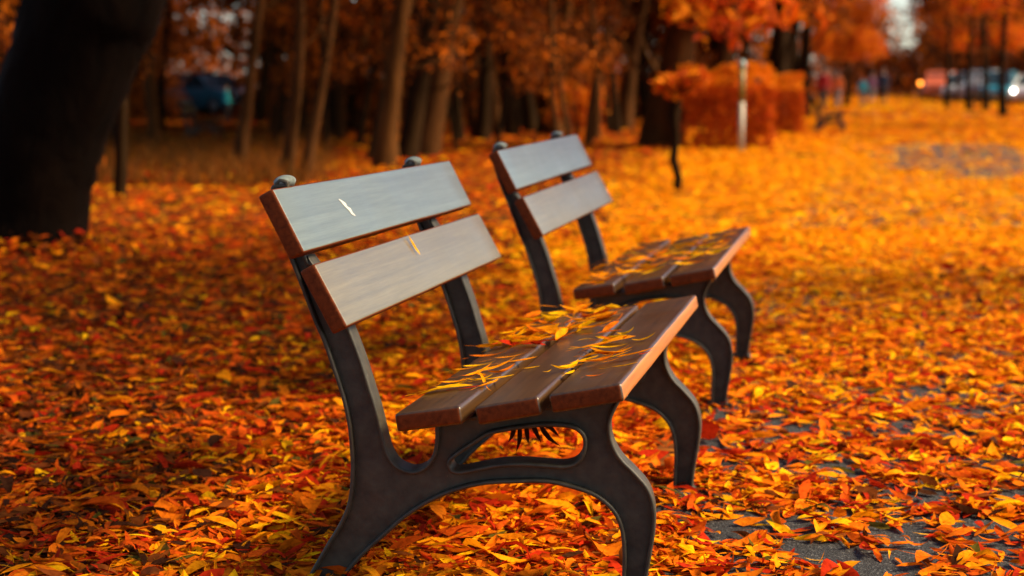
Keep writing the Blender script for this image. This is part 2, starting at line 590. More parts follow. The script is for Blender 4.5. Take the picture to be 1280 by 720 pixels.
# loose stalks among the leaves
ns_ = 2600
x, y = sample_band(2.0, 6.0, ns_)
k = keep_mask(x, y)
x, y = x[k], y[k]
n_ = len(x)
P = np.stack([x, y, zt(x, y) + 0.012 + 0.02 * rng.random(n_)], -1)
sc_ = PAL[rng.choice([0, 1, 2, 5], n_)] * 0.85
V, F, C = scatter_leaves(P, rng.uniform(0.05, 0.14, n_), np.full(n_, 0.0026), rng.random(n_) * 6.283, rng.normal(0, 0.12, n_), rng.normal(0, 0.3, n_), rng.normal(0, 1.0, n_), np.full(n_, 0.7), sc_, 6)
add_arrays(V, F, C)
o = me_obj('fallen_leaves', np_mesh('fallen_leaves', np.concatenate(VS), np.concatenate(FS), [M['leaf']], smooth=False, color=np.concatenate(CS)))
tag(o, 'thick litter of narrow orange, yellow and red leaves covering the ground', 'leaf litter', kind='stuff')

# ------------------------------------------------------------------ benches
BL, INSET, FH = 1.2608, 0.188, 0.030
SKEW_N, SKEW_F = 0.12, 0.05            # the frames stand slightly skew under the boards     # slat length, frame inset, half depth of an iron frame


def catmull(pts, closed, sub=6, corners=()):
    n = len(pts)
    out = []
    for i in range(n if closed else n - 1):
        p1, p2 = np.array(pts[i]), np.array(pts[(i + 1) % n])
        p0 = p1 if (i in corners) else np.array(pts[i - 1])
        p3 = p2 if ((i + 1) % n in corners) else np.array(pts[(i + 2) % n])
        if (i in corners) and ((i + 1) % n in corners):
            out.append(tuple(p1))
            continue
        for k in range(sub):
            t = k / sub
            out.append(tuple(0.5 * ((2 * p1) + (p2 - p0) * t + (2 * p0 - 5 * p1 + 4 * p2 - p3) * t * t + (3 * p1 - p0 - 3 * p2 + p3) * t ** 3)))
    return out


def fp(px, py):
    p = at_y(px, py, INSET - FH)
    for _ in range(12):
        p = at_y(px, py, INSET - FH + SKEW_N * (p[0] - 0.25))
    return (0.25 + (p[0] - 0.25) * math.hypot(1, SKEW_N), p[2])


# outline of the cast side frame: rear edge downwards, rear foot, arch, front foot, front edge up, seat bar, U gap, post
rear = [fp(*q) for q in ((389, 402), (400, 427), (413, 464), (424, 498), (431, 529), (433.5, 551), (435, 570), (435.5, 590), (432.5, 625), (422.5, 652), (407.5, 677), (393, 702), (384, 718))]
under = [fp(*q) for q in ((432, 718), (455, 692), (480, 670), (505, 648), (535, 629), (565, 616), (600, 607.5), (640, 605), (680, 605), (711, 611.5), (741, 622.5), (762, 640.5), (772, 662), (775.5, 690), (775, 718))]
front = [fp(*q) for q in ((808, 718), (813, 690), (817.5, 658), (816, 632), (808, 610), (793, 592), (775, 573.5), (764.5, 555), (761, 537), (763.5, 521))]
ugap = [fp(*q) for q in ((541, 553), (536.5, 572), (525, 585), (510, 588.5), (493, 581), (482.5, 565), (476, 541), (469, 513), (460, 484), (451, 455.5), (443, 433))]
S4, S3, T4, T3 = (-0.2895, 0.5175), (-0.3530, 0.6330), (-0.3712, 0.6524), (-0.4325, 0.7700)
gap = 0.004
outline = []
corn = []


def addpts(pts, c=()):
    for i, p in enumerate(pts):
        if i in c:
            corn.append(len(outline))
        outline.append(p)


# seat plank corner points (top back, top front); boards are 35 mm thick
PL = {'A': ((-0.1720, 0.3738), (-0.0460, 0.3950)), 'B': ((-0.0195, 0.3935), (0.1000, 0.4190)), 'C': ((0.1180, 0.4225), (0.2505, 0.4500))}
TH = 0.035


def under_plank(k, t):
    (x0, z0), (x1, z1) = PL[k]
    d = np.array([x1 - x0, z1 - z0]); d /= np.linalg.norm(d)
    nrm = np.array([d[1], -d[0]])
    q = np.array([x0, z0]) * (1 - t) + np.array([x1, z1]) * t + nrm * (TH + 0.003 + 0.004)
    return (q[0], q[1])


zr = min(p[1] for p in rear)
addpts([(-0.4250, 0.791), (-0.4440, 0.784), fp(337, 262), fp(347, 295), fp(360, 327), fp(373, 360)])
addpts(rear)
dx = rear[-1][0] - rear[-2][0]; dz = rear[-1][1] - rear[-2][1]
foot_r = (rear[-1][0] + dx * (0.004 - rear[-1][1]) / dz * 0.7, 0.004)
addpts([foot_r, (under[0][0] - 0.012, 0.004)], (0, 1))
addpts(under)
addpts([(under[-1][0] - 0.002, 0.004), (front[0][0] - 0.004, 0.004)], (0, 1))
addpts(front)
addpts([(under_plank('C', 0.72)[0] + 0.004, under_plank('C', 0.72)[1] - 0.006), under_plank('C', 0.66), under_plank('C', 0.1), under_plank('B', 0.9), under_plank('B', 0.1), under_plank('A', 0.9), (ugap[0][0], under_plank('A', 0.43)[1])], (2, 3, 4, 5, 6))
addpts(ugap)
addpts([(S4[0] - 0.006, S4[1] - 0.002), (S3[0] - 0.006, S3[1]), (T4[0] - 0.006, T4[1]), (T3[0] + 0.004, T3[1] + 0.010), (-0.4120, 0.789)], (0,))
outer = catmull(outline, True, 5, set(corn))
hole = catmull([fp(*q) for q in ((560, 580), (568, 571), (590, 556), (608, 545), (628, 540), (650, 536.5), (675, 534), (702, 534.5), (717, 538.5), (726, 548), (726, 563), (719, 576), (705, 582), (680, 581), (652, 579), (622, 580), (595, 585), (575, 589), (564, 588))], True, 4)


def offset(lp, d):
    P = np.array(lp)
    t = np.roll(P, -1, 0) - np.roll(P, 1, 0)
    t /= np.linalg.norm(t, axis=1, keepdims=True) + 1e-9
    area = 0.5 * np.sum(P[:, 0] * np.roll(P[:, 1], -1) - np.roll(P[:, 0], -1) * P[:, 1])
    nrm = np.stack([-t[:, 1], t[:, 0]], -1) * (1 if area > 0 else -1)      # points inwards
    return [tuple(q) for q in P + nrm * d]


outer, hole = offset(outer, 0.0042), offset(hole, -0.0035)


def curve_mesh(loops, fill, extrude, bevel):
    cu = bpy.data.curves.new('outline', 'CURVE')
    cu.dimensions = '2D'
    cu.fill_mode = fill
    cu.extrude = extrude
    cu.bevel_depth = bevel
    cu.bevel_resolution = 2
    for lp in loops:
        sp = cu.splines.new('POLY')
        sp.points.add(len(lp) - 1)
        for pt, (a, b_) in zip(sp.points, lp):
            pt.co = (a, b_, 0, 1)
        sp.use_cyclic_u = True
    ob = bpy.data.objects.new('outline', cu)
    link(ob)
    dg = bpy.context.evaluated_depsgraph_get()
    me = bpy.data.meshes.new_from_object(ob.evaluated_get(dg))
    bpy.data.objects.remove(ob)
    bpy.data.curves.remove(cu)
    return me


def make_frame_mesh():
    bm = bmesh.new()
    for me in (curve_mesh([outer, hole], 'BOTH', 0.013, 0.0), curve_mesh([outer, hole], 'NONE', FH - 0.0042, 0.0042)):
        bm.from_mesh(me)
        bpy.data.meshes.remove(me)
    for v in bm.verts:
        v.co = Vector((v.co.x, v.co.z, v.co.y))
    bmesh.ops.remove_doubles(bm, verts=bm.verts, dist=1e-6)
    bmesh.ops.recalc_face_normals(bm, faces=bm.faces)
    me = bpy.data.meshes.new('side_frame')
    bm.to_mesh(me)
    bm.free()
    me.materials.append(M['iron'])
    for p in me.polygons:
        p.use_smooth = True
    me.set_sharp_from_angle(angle=R(40))
    return me


def board_bm(p0, p1, th, y0, y1, bev, flip=False):
    """board whose outer face runs from p0 to p1 in the x-z plane; thickness goes to the back of that face"""
    a, b_ = np.array(p0), np.array(p1)
    d = (b_ - a) / np.linalg.norm(b_ - a)
    nrm = np.array([d[1], -d[0]]) * th
    bm = bmesh.new()
    q = [a + nrm, b_ + nrm, b_, a]
    P = [(c[0], y, c[1]) for y in (y0, y1) for c in q]
    hexa(bm, P)
    bmesh.ops.recalc_face_normals(bm, faces=bm.faces)
    # saw marks and wear: a few cross cuts nudged so that long edges are not ruler straight
    long_e = [e for e in bm.edges if abs(e.verts[0].co.y - e.verts[1].co.y) > 0.5]
    bmesh.ops.subdivide_edges(bm, edges=long_e, cuts=9)
    for v in bm.verts:
        if y0 + 0.01 < v.co.y < y1 - 0.01:
            v.co.x += random.uniform(-0.0006, 0.0006)
            v.co.z += random.uniform(-0.0006, 0.0006)
    eg = [e for e in bm.edges if len(e.link_faces) == 2 and e.calc_face_angle(0) > 0.5]
    bmesh.ops.bevel(bm, geom=eg, offset=bev, segments=3, profile=0.6, affect='EDGES', clamp_overlap=True)
    return bm


def board_obj(name, bm, mt, parent, ends=None, front=None):
    o = bm_obj(name, bm, mt, parent)
    if ends is not None:                # the broad face is teal-grey on the top slat, tan on the lower; ends and narrow edges keep the red-brown stain
        o.data.materials.append(M['wood_end'])
        for p in o.data.polygons:
            if p.normal.dot(ends) < 0.8:
                p.material_index = 1
    if front is not None:               # front plank edge coloured brighter orange, painted as if lit
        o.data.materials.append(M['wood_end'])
        o.data.materials.append(M['wood_lit_edge'])
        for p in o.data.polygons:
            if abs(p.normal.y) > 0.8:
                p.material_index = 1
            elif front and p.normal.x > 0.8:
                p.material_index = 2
    o.data.set_sharp_from_angle(angle=R(50))
    return o


frame_me = make_frame_mesh()
T1, T2 = (-0.4022, 0.7870), (-0.3414, 0.6700)
S1, S2 = (-0.3235, 0.6495), (-0.2600, 0.5335)
BLACK_LBL = None


def make_bench(loc, rz, label):
    t = empty('park_bench', loc, rz)
    tag(t, label, 'bench', 'wood and iron benches lining the leafy path')
    for y, k in ((INSET, SKEW_N), (BL - 0.235, SKEW_F)):
        f = me_obj('side_frame', frame_me, t)
        an = math.atan(k)
        f.rotation_euler = (0, 0, an)
        f.location = (0.25 - 0.25 * math.cos(an), y - 0.25 * math.sin(an), 0)
        # domed iron cap on the post
        bm = bmesh.new()
        bmesh.ops.create_uvsphere(bm, u_segments=20, v_segments=12, radius=1.0)
        for v in bm.verts:
            v.co = Vector((v.co.x * 0.021, v.co.y * 0.030, v.co.z * (0.0125 if v.co.z > 0 else 0.012)))
        bmesh.ops.rotate(bm, verts=bm.verts, matrix=Matrix.Rotation(R(-8), 3, 'Y'), cent=(0, 0, 0))
        bmesh.ops.translate(bm, verts=bm.verts, vec=Vector((-0.4235, 0, 0.794)))
        bm_obj('post_cap', bm, M['cap'], f)
    top = board_obj('back_slat', board_bm(T1, T2, 0.033, 0, BL, 0.006), M['wood_back'], t, Vector((0.885, 0, 0.465)))
    low = board_obj('back_slat', board_bm(S1, S2, 0.033, 0, BL, 0.006), M['wood_tan'], t, Vector((0.885, 0, 0.465)))
    for k in 'ABC':
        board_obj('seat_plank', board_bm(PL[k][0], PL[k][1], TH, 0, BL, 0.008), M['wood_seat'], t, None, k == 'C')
    return t, top


M['cap'] = plain('weathered_cap', (0.13, 0.155, 0.145), rough=0.75, spec=0.25, noise=0.3, scale=60, bump=0.3)
bench, top1 = make_bench((0, 0, 0), 0, 'nearest park bench, brown planks on dark iron frames, leaves on its seat')
# pale splash on the top slat of the nearest bench: part of that slat's surface
a, b_ = np.array(T1), np.array(T2)
u = (b_ - a) / np.linalg.norm(b_ - a)
nf = np.array([-u[1], u[0]])
if nf[0] < 0: nf = -nf
pl0 = np.array([a[0], 0, a[1]])
pn = np.array([nf[0], 0, nf[1]])
mb = bmesh.new()
mb.from_mesh(top1.data)
prev = None
spl = [(423, 249, 0.6), (427, 252, 2.2), (431, 256, 3.6), (433, 259, 2.0), (437, 262, 3.4), (440, 267, 2.4), (444, 270, 0.6)]
top_pts, bot_pts = [], []
for (qx, qy, w) in spl:
    c = on_plane(qx, qy, pl0, pn) + pn * 0.0008
    side = np.array([u[0], 0, u[1]])
    sc0 = depth_of(c) / FPX
    along = np.array([0, 1.0, 0])
    s_ = (side * -0.4 + along * 1.4)
    top_pts.append(mb.verts.new(c + s_ * w * sc0)); bot_pts.append(mb.verts.new(c - s_ * w * sc0))
for i in range(len(spl) - 1):
    f = mb.faces.new([top_pts[i], top_pts[i + 1], bot_pts[i + 1], bot_pts[i]])
    f.material_index = 2
mb.to_mesh(top1.data)
mb.free()
top1.data.materials.append(M['mark'])

bench2, _ = make_bench((-0.0104, 1.858, 0.0045), R(-0.4474), 'second park bench, standing just behind the nearest bench')
bench2.rotation_euler = (R(0.79), 0, R(-0.4474))
bp3 = on_ground(1040, 166)
bench3 = copy_tree(bench)
bench3.location = bp3
bench3.rotation_euler = (0, 0, R(4))
tag(bench3, 'small dark bench beside the end of the orange hedge')
bp4 = on_ground(250, 177)
bench4 = copy_tree(bench)
bench4.location = bp4
bench4.rotation_euler = (0, 0, R(14))
tag(bench4, 'distant bench in the wood on the left, near the blue car')
for bb in (bench3, bench4):       # the pale splash is on the nearest bench only
    for ch in bb.children:
        if ch.data == top1.data:
            ch.data = _.data


# ------------------------------------------------------------------ single leaves resting on the benches
def single_leaf_mesh(c, L, W, bend, fold, twist, stalk=0.0):
    V, F, C = scatter_leaves(np.zeros((1, 3)), np.array([L]), np.array([W]), np.zeros(1), np.zeros(1), np.zeros(1), np.array([bend]), np.array([fold]), np.array([c]), 9, np.array([twist]))
    if stalk:
        V2, F2, C2 = scatter_leaves(np.array([[-(L + stalk) * 0.48, 0, 0.002]]), np.array([stalk]), np.array([0.003]), np.array([0.1]), np.zeros(1), np.zeros(1), np.array([bend * 0.6]), np.array([0.6]), np.array([c * 0.8]), 6, np.array([0.2]))
        V = np.concatenate([V, V2]); F = np.concatenate([F, F2 + len(C)]); C = np.concatenate([C, C2])
    return np_mesh('fallen_leaf', V, F, [M['leaf']], smooth=True, color=C)


LEAFSET = {}
for nm, ci in (('yellow', 0), ('amber', 1), ('orange', 2), ('red', 4)):
    LEAFSET[nm] = [single_leaf_mesh(PAL[ci] * f, 0.085, w, be, fo, tw, st) for f, w, be, fo, tw, st in
                   ((1, 0.018, 0.3, 0.3, 0.5, 0.04), (1.0, 0.013, 0.7, 0.4, -0.6, 0.02), (0.95, 0.026, -0.3, 0.2, 0.5, 0.02), (1.05, 0.009, 0.5, 0.5, -0.3, 0.05), (0.9, 0.017, 1.1, 0.5, 0.9, 0.03))]


def seat_z(x):
    for k in 'ABC':
        (x0, z0), (x1, z1) = PL[k]
        if x0 - 0.012 <= x <= x1 + 0.012:
            return z0 + (z1 - z0) * (x - x0) / (x1 - x0), math.atan2(z1 - z0, x1 - x0)
    return None, None


def put_leaf(b, x, y, c, yaw, sc1, lift, tilt, roll, label, group, var=None):
    z, sl = seat_z(x)
    if z is None or not 0.02 < y < BL - 0.02:
        return None
    o = me_obj('fallen_leaf', random.choice(LEAFSET[c]) if var is None else LEAFSET[c][var])
    bx = b.rotation_euler.to_matrix()
    p = bx @ Vector((x, y, z + 0.0015 + lift)) + b.location
    o.location = p
    o.scale = (sc1, sc1, sc1)
    o.rotation_mode = 'XYZ'
    rot = bx @ Matrix.Rotation(-sl, 3, 'Y') @ Matrix.Rotation(yaw, 3, 'Z') @ Matrix.Rotation(tilt, 3, 'Y') @ Matrix.Rotation(roll, 3, 'X')
    o.rotation_euler = rot.to_euler()
    return tag(o, label, 'leaf', group)


G1 = "fallen leaves on the nearest bench's seat"
NEAR_LBL = {'yellow': "bright yellow narrow leaf among those on the nearest bench's seat", 'amber': "amber narrow leaf among those on the nearest bench's seat",
            'orange': "deep orange narrow leaf among those on the nearest bench's seat", 'red': "dark red curled leaf among those on the nearest bench's seat"}
SEAT_N = np.array([-0.19, 0, 0.98])


def seat_px(px, py):
    p = np.array([0.05, 0, 0.408])
    for _ in range(8):
        q = on_plane(px, py, p, SEAT_N)
        z, sl = seat_z(q[0])
        if z is None:
            return q
        p = np.array([q[0], 0, z])
    return q


def near_leaf(px, py, c, yaw, s=1.0, lift=0.0, tilt=0.0, roll=0.0, label=None, var=None):
    q = seat_px(px, py)
    return put_leaf(bench, q[0], q[1], c, yaw, s, lift, tilt, roll, label or NEAR_LBL[c], None if label else G1, var)


near_leaf(556, 489, 'yellow', 0.35, 1.35, 0.0, 0, 0, "broad yellow leaf at the near back corner of the nearest bench's seat", 2)
near_leaf(586, 486, 'red', 0.1, 0.6, 0.0, 0, 0, "small rust red leaf beside the broad yellow leaf at the near seat corner")
for q in ((600, 476, 'yellow', 0.2, 0.7), (575, 478, 'amber', 0.5, 1.0), (566, 483, 'yellow', 0.6, 0.9), (612, 481, 'amber', 1.2, 0.9), (603, 470, 'amber', 2.1, 0.9),
          (622, 474, 'yellow', 0.1, 0.8), (628, 466, 'orange', 0.9, 0.9), (612, 446, 'orange', 0.1, 1.1), (640, 447, 'amber', 0.4, 0.9), (663, 461, 'yellow', -0.3, 0.55),
          (650, 452, 'amber', 0.2, 0.9), (600, 458, 'yellow', 0.3, 0.9), (585, 462, 'amber', 0.35, 0.8), (590, 470, 'orange', 0.2, 0.6)):
    near_leaf(q[0], q[1], q[2], q[3], q[4])
for q in ((604, 478, 1.9, 1.0), (600, 468, 0.9, 0.9), (622, 462, 0.5, 1.1)):
    near_leaf(q[0], q[1], 'amber', q[2], q[3], 0.004, -0.15, 0.4, None, 3)
near_leaf(664, 434, 'red', 0.5, 0.8, 0.006, 0.2, 0.4, "crumpled scarlet leaf in the middle of the nearest bench's leaf pile")
for i in range(120):
    t = random.random()
    cx, cy = 628 + t * 135, 428 - t * 42
    px, py = cx + random.gauss(0, 15), cy + random.gauss(0, 10)
    c = random.choices(['yellow', 'amber', 'orange', 'red'], [4, 5, 4, 0.7])[0]
    near_leaf(px, py, c, random.uniform(-0.9, 1.4) + (math.pi if random.random() < .5 else 0), random.uniform(0.75, 1.3), random.random() ** 1.6 * 0.016, random.gauss(0, 0.13), random.gauss(0, 0.4))
for i in range(22):
    px, py = 770 + random.gauss(0, 22), 437 + random.gauss(0, 12)
    c = random.choices(['yellow', 'amber', 'orange'], [5, 4, 2])[0]
    near_leaf(px, py, c, random.gauss(0.1, 0.35), random.uniform(0.6, 1.05), random.random() * 0.010, random.gauss(0, 0.12), random.gauss(0, 0.4))
near_leaf(713, 467, 'yellow', 1.2, 0.45, 0, 0, 0.4, 'small yellow leaf alone on the front plank left of a small orange one')
near_leaf(744, 471, 'orange', -0.2, 0.5, 0, 0, 0, 'small orange leaf alone near the near end of the front plank')
near_leaf(806, 444, 'red', 0.9, 0.5, 0.002, 0, 0, 'tiny dark red leaf on the outer edge of the nearest bench')
near_leaf(735, 385, 'orange', 0.9, 1.1, 0.012, -0.75, 0.5, "orange leaf standing upright at the back of the nearest bench's leaf pile")
near_leaf(790, 383, 'amber', 1.4, 0.9, 0.008, -0.5, 0.3, "amber leaf tipped up at the far end of the nearest bench's front plank gap")
G2 = "fallen leaves on the second bench's seat"
FAR_LBL = {'yellow': "bright yellow leaf among those on the second bench's seat", 'amber': "amber leaf among those on the second bench's seat", 'orange': "deep orange leaf among those on the second bench's seat"}
for i in range(110):
    x = random.uniform(-0.165, 0.235)
    yy = random.choice([random.gauss(0.65, 0.2), random.uniform(0.1, 1.2)])
    if x < 0.1 and random.random() < 0.3:
        yy = random.uniform(0.04, 0.25)
    if x > 0.14 and random.random() < 0.45:
        continue
    c = random.choices(['yellow', 'amber', 'orange'], [4, 5, 4])[0]
    put_leaf(bench2, x, yy, c, random.uniform(-0.6, 1.0), random.uniform(0.7, 1.15), random.random() * 0.014, random.gauss(0, 0.15), random.gauss(0, 0.4), FAR_LBL[c], G2)
# the yellow leaf caught on the lower back slat
a2, b2 = np.array(S1), np.array(S2)
u2 = (b2 - a2) / np.linalg.norm(b2 - a2)
nf2 = np.array([-u2[1], u2[0]])
if nf2[0] < 0: nf2 = -nf2
pn2 = np.array([nf2[0], 0, nf2[1]])
c = on_plane(515, 308, np.array([a2[0], 0, a2[1]]), pn2) + pn2 * 0.003
o = me_obj('fallen_leaf', single_leaf_mesh(PAL[0], 0.052, 0.012, 0.6, 0.5, 0.5, 0.012))
xax = Vector((u2[0] * 0.97, 0.22, u2[1] * 0.97)).normalized()
zax = Vector(pn2)
yax = zax.cross(xax).normalized()
xax = yax.cross(zax)
mm = Matrix((xax, yax, zax)).transposed().to_4x4()
mm.translation = Vector(c)
o.matrix_world = mm
tag(o, 'single yellow leaf stuck to the lower back slat of the nearest bench', 'leaf')

# dark dry sprig hanging under the seat, seen through the side frame
sp0 = at_y(662, 529, 0.40)
spr = empty('leaf_sprig', tuple(sp0))
tag(spr, 'dark withered leaf sprig hanging below the seat of the nearest bench', 'leaf sprig')
bm = bmesh.new()
tube(bm, [(0.02, 0, 0.035), (0.0, 0, 0.01), (-0.006, 0, -0.012)], [0.0016, 0.0016, 0.001], 6)
bm_obj('stem', bm, M['bark_dark'], spr)
for k, (an, L) in enumerate(((-0.25, 0.045), (-0.06, 0.066), (0.12, 0.045), (0.42, 0.05), (0.72, 0.07), (0.95, 0.05))):
    d = Vector((math.sin(an), random.uniform(-.2, .2), -math.cos(an))).normalized()
    me = single_leaf_mesh(PAL[7] * 0.6, L * 1.1, 0.012, 0.7, 0.5, 0.6)
    lf = me_obj('leaflet', me, spr)
    za = Vector((0, -1, 0)); ya = za.cross(d).normalized(); za = d.cross(ya)
    mm = Matrix((d, ya, za)).transposed().to_4x4()
    mm.translation = Vector((-0.03 + 0.010 * k, 0.004 * k, 0.004 * (k % 2))) + d * L * 0.5
    lf.matrix_local = mm


# ------------------------------------------------------------------ trees and shrubs
def leaf_quads(C, size, colr, squash=0.6):
    """one small folded leaf-spray face per point of C"""
    n = len(C)
    a = rng.normal(size=(n, 3)); a /= np.linalg.norm(a, axis=1, keepdims=True)
    b0 = rng.normal(size=(n, 3))
    b0 -= a * (a * b0).sum(1, keepdims=True); b0 /= np.linalg.norm(b0, axis=1, keepdims=True)
    s = (size * (0.6 + 0.8 * rng.random(n)))[:, None]
    V = np.stack([C - a * s, C + b0 * s * 0.5 * squash - a * s * .1, C + a * s, C - b0 * s * 0.5 * squash + a * s * .1], 1)
    F = np.arange(n * 4).reshape(n, 4)
    return V.reshape(-1, 3), F, np.repeat(colr, 4, 0)


BROWNS = np.array([(0.42, 0.09, 0.006), (0.26, 0.055, 0.006), (0.10, 0.028, 0.006), (0.60, 0.14, 0.005), (0.06, 0.026, 0.008)])
ORANGES = np.array([(0.72, 0.15, 0.005), (0.62, 0.09, 0.004), (0.80, 0.24, 0.006), (0.45, 0.05, 0.005), (0.32, 0.05, 0.006)])
DARKS = np.array([(0.10, 0.035, 0.008), (0.06, 0.022, 0.007), (0.16, 0.05, 0.008), (0.05, 0.03, 0.012)])


def blob_points(n, blobs):
    """points spread through several lumpy ellipsoids, denser near their skins"""
    out = []
    tot = sum(b[3] * b[4] * b[5] for b in blobs)
    for (x, y, z, a, b_, c) in blobs:
        k = max(8, int(n * a * b_ * c / tot))
        d = rng.normal(size=(k, 3)); d /= np.linalg.norm(d, axis=1, keepdims=True)
        r = rng.random(k) ** 0.45
        lump = 1 + 0.22 * np.sin(d[:, 0] * 7 + x * 3) * np.sin(d[:, 1] * 6 + z) + 0.15 * np.sin(d[:, 2] * 9 + y)
        out.append(np.array([x, y, z]) + d * (r * lump)[:, None] * np.array([a, b_, c]))
    return np.concatenate(out)


def foliage_mesh(name, n, blobs, size, pal, w=None):
    C = blob_points(n, blobs)
    cl = vnoise(C[:, 0] + C[:, 2] * 0.7, C[:, 1] - C[:, 2] * 0.5, max(size * 4, 0.1), 9)
    idx = np.clip(((cl * 0.7 + rng.random(len(C)) * 0.5) * len(pal) * 0.9).astype(int), 0, len(pal) - 1) if w is None else rng.choice(len(pal), len(C), p=w)
    V, F, CC = leaf_quads(C, size, pal[idx] * (0.8 + 0.4 * rng.random((len(C), 1))))
    return np_mesh(name, V, F, [M['crown']], color=np.clip(CC, 0, 1))


def crown_blobs(h0, h1, r, n):
    out = []
    for i in range(n):
        an = i * 2.4 + random.random()
        rr = r * math.sqrt(random.random()) * 0.75
        z = h0 + (h1 - h0) * random.random()
        out.append((rr * math.cos(an), rr * math.sin(an), z, r * random.uniform(0.3, 0.5), r * random.uniform(0.3, 0.5), r * random.uniform(0.2, 0.38)))
    return out


CROWN = [foliage_mesh('crown', 6500, crown_blobs(3.6, 10, 2.7, 13), 0.14, BROWNS) for _ in range(2)] + \
        [foliage_mesh('crown', 6500, crown_blobs(4.2, 11, 2.9, 13), 0.14, DARKS) for _ in range(2)] + \
        [foliage_mesh('crown', 6500, crown_blobs(2.2, 9, 2.7, 14), 0.14, ORANGES) for _ in range(2)]

CROWN += [foliage_mesh('crown', 2200, crown_blobs(2.1, 9, 1.9, 15), 0.10, BROWNS) for _ in range(2)]


def trunk_bm(pts, rads, limbs, seg=12, flare=1.35):
    bm = bmesh.new()
    P = [Vector(p) for p in pts]
    P = [P[0] - Vector((0, 0, 0.12))] + P
    rr = [rads[0] * flare * 1.12] + [rads[0] * flare] + list(rads[1:])
    # smooth
    q = catmull([tuple(p) + (r,) for p, r in zip(P, rr)], False, 4)
    q.append(tuple(P[-1]) + (rr[-1],))
    tube(bm, [c[:3] for c in q], [c[3] for c in q], seg, wob=0.05)
    for (p, d, r) in limbs:
        p, d = Vector(p), Vector(d)
        tube(bm, [p, p + d * 0.35 + Vector((0, 0, 0.05)), p + d * 0.7 + Vector((0, 0, 0.22)), p + d + Vector((random.uniform(-.2, .2), random.uniform(-.2, .2), 0.55))], [r, r * 0.75, r * 0.5, r * 0.2], 7, wob=0.06)
    return bm


def tree(px, py, wpx, topx, bark, crown, label, group=None, h=9.0, name='tree', cat='tree', cs=1.0):
    g = on_ground(px, py)
    dep = depth_of(g)
    r = wpx / FPX * dep / 2
    top = at_y(topx, 0, g[1])
    lean = (top[0] - g[0]) / max(top[2] - g[2], 0.3)
    lean = max(-0.35, min(0.35, lean))
    t = empty(name, tuple(g))
    tag(t, label, cat, group)
    w = r * 0.5 + 0.03
    n = 6
    pts, rads = [], []
    for i in range(n):
        f = i / (n - 1)
        z = h * 0.85 * f
        pts.append((lean * z * (1 - 0.35 * f) + (random.uniform(-w, w) if i else 0), random.uniform(-w, w) if i else 0, z))
        rads.append(r * (1 - 0.75 * f) + 0.01)
    limbs = []
    for k in range(5):
        i = random.randint(2, n - 2)
        an = random.random() * 6.28
        limbs.append((pts[i], (math.cos(an) * 1.5, math.sin(an) * 1.5, random.uniform(0.2, 0.9)), rads[i] * 0.5))
    for k in range(4):                  # low twigs and dead branches
        z = random.uniform(0.7, 2.8)
        an = random.random() * 6.28
        f = z / (h * 0.85)
        limbs.append(((lean * z * (1 - 0.35 * f), 0, z), (math.cos(an) * random.uniform(.5, 1.3), math.sin(an), random.uniform(-0.1, 0.7)), max(0.012, r * 0.22)))
    bm_obj('trunk', trunk_bm(pts, rads, limbs), M[bark], t)
    c = me_obj('crown', CROWN[crown], t)
    c.location = (lean * h * 0.55, 0, 0)
    s = cs * h / 9.5
    c.scale = (s, s, s)
    c.rotation_euler = (0, 0, random.random() * 6.28)
    return t


# the great dark leaning trunk on the left
g = on_ground(40, 318)
yb = g[1]
bt = empty('tree', tuple(g))
tag(bt, 'huge black leaning tree trunk at the left edge', 'tree')
cl = [((34, 318), 0.345), ((37, 266), 0.345), ((48, 190), 0.36), ((78, 110), 0.355), ((112, 20), 0.375), ((142, -60), 0.36)]
pts, rads = [], []
for (q, r) in cl:
    p = at_y(q[0], q[1], yb)
    pts.append(tuple(p - g)); rads.append(r)
last = Vector(pts[-1])
pts += [tuple(last + Vector((0.45, 0.1, 1.6))), tuple(last + Vector((0.7, 0.3, 3.6)))]
rads += [0.28, 0.12]
limbs = [(last, (1.8, -0.6, 1.6), 0.16), (last, (-1.6, 0.8, 1.8), 0.16), (last + Vector((.3, .1, 1.0)), (0.6, 1.6, 1.5), 0.12)]
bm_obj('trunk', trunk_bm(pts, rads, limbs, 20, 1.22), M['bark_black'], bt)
c = me_obj('crown', foliage_mesh('crown', 6000, [(x - 0.6, y, z, a, b_, c_) for (x, y, z, a, b_, c_) in crown_blobs(3.4, 7.5, 3.6, 18)], 0.16, BROWNS), bt)

tree(150, 247, 10, 154, 'bark_dark', 2, 'thin black tree just right of the huge leaning trunk', h=7)
tree(298, 214, 12, 330, 'bark_brown', 0, 'thin leaning tree right of the blue car in the wood', h=7.5)
tree(357, 228, 12, 377, 'bark_brown', 3, 'slim dark tree rising behind the near end of the nearest bench', h=8)
tree(380, 229, 10, 420, 'bark_brown', 1, 'slim slanting tree, right of the slim dark one behind the bench', h=8)
tree(479, 210, 22, 506, 'bark_tan', 0, 'lighter brown tree, left of the thick brown leaning pair', h=10)
tree(508, 200, 20, 548, 'bark_dark', 3, 'black leaning tree between the lighter brown tree and the thick brown one', h=9)
tree(531, 196, 29, 574, 'bark_brown', 1, 'thick brown leaning tree behind the far end of the nearest bench', h=10)
tree(603, 176, 15, 606, 'bark_dark', 2, 'straight black tree left of the second bench', h=9)
tree(640, 170, 15, 628, 'bark_dark', 3, 'dark tree leaning left behind the second bench', h=9)
tree(691, 170, 21, 714, 'bark_tan', 1, 'lighter brown tree rising behind the second bench back', h=10)
tree(780, 162, 17, 806, 'bark_brown', 0, 'brown tree left of the stout trunk by the hedge', h=10)
tree(826, 183, 44, 846, 'bark_brown', 4, 'stout brown tree left of the orange hedge', h=11)
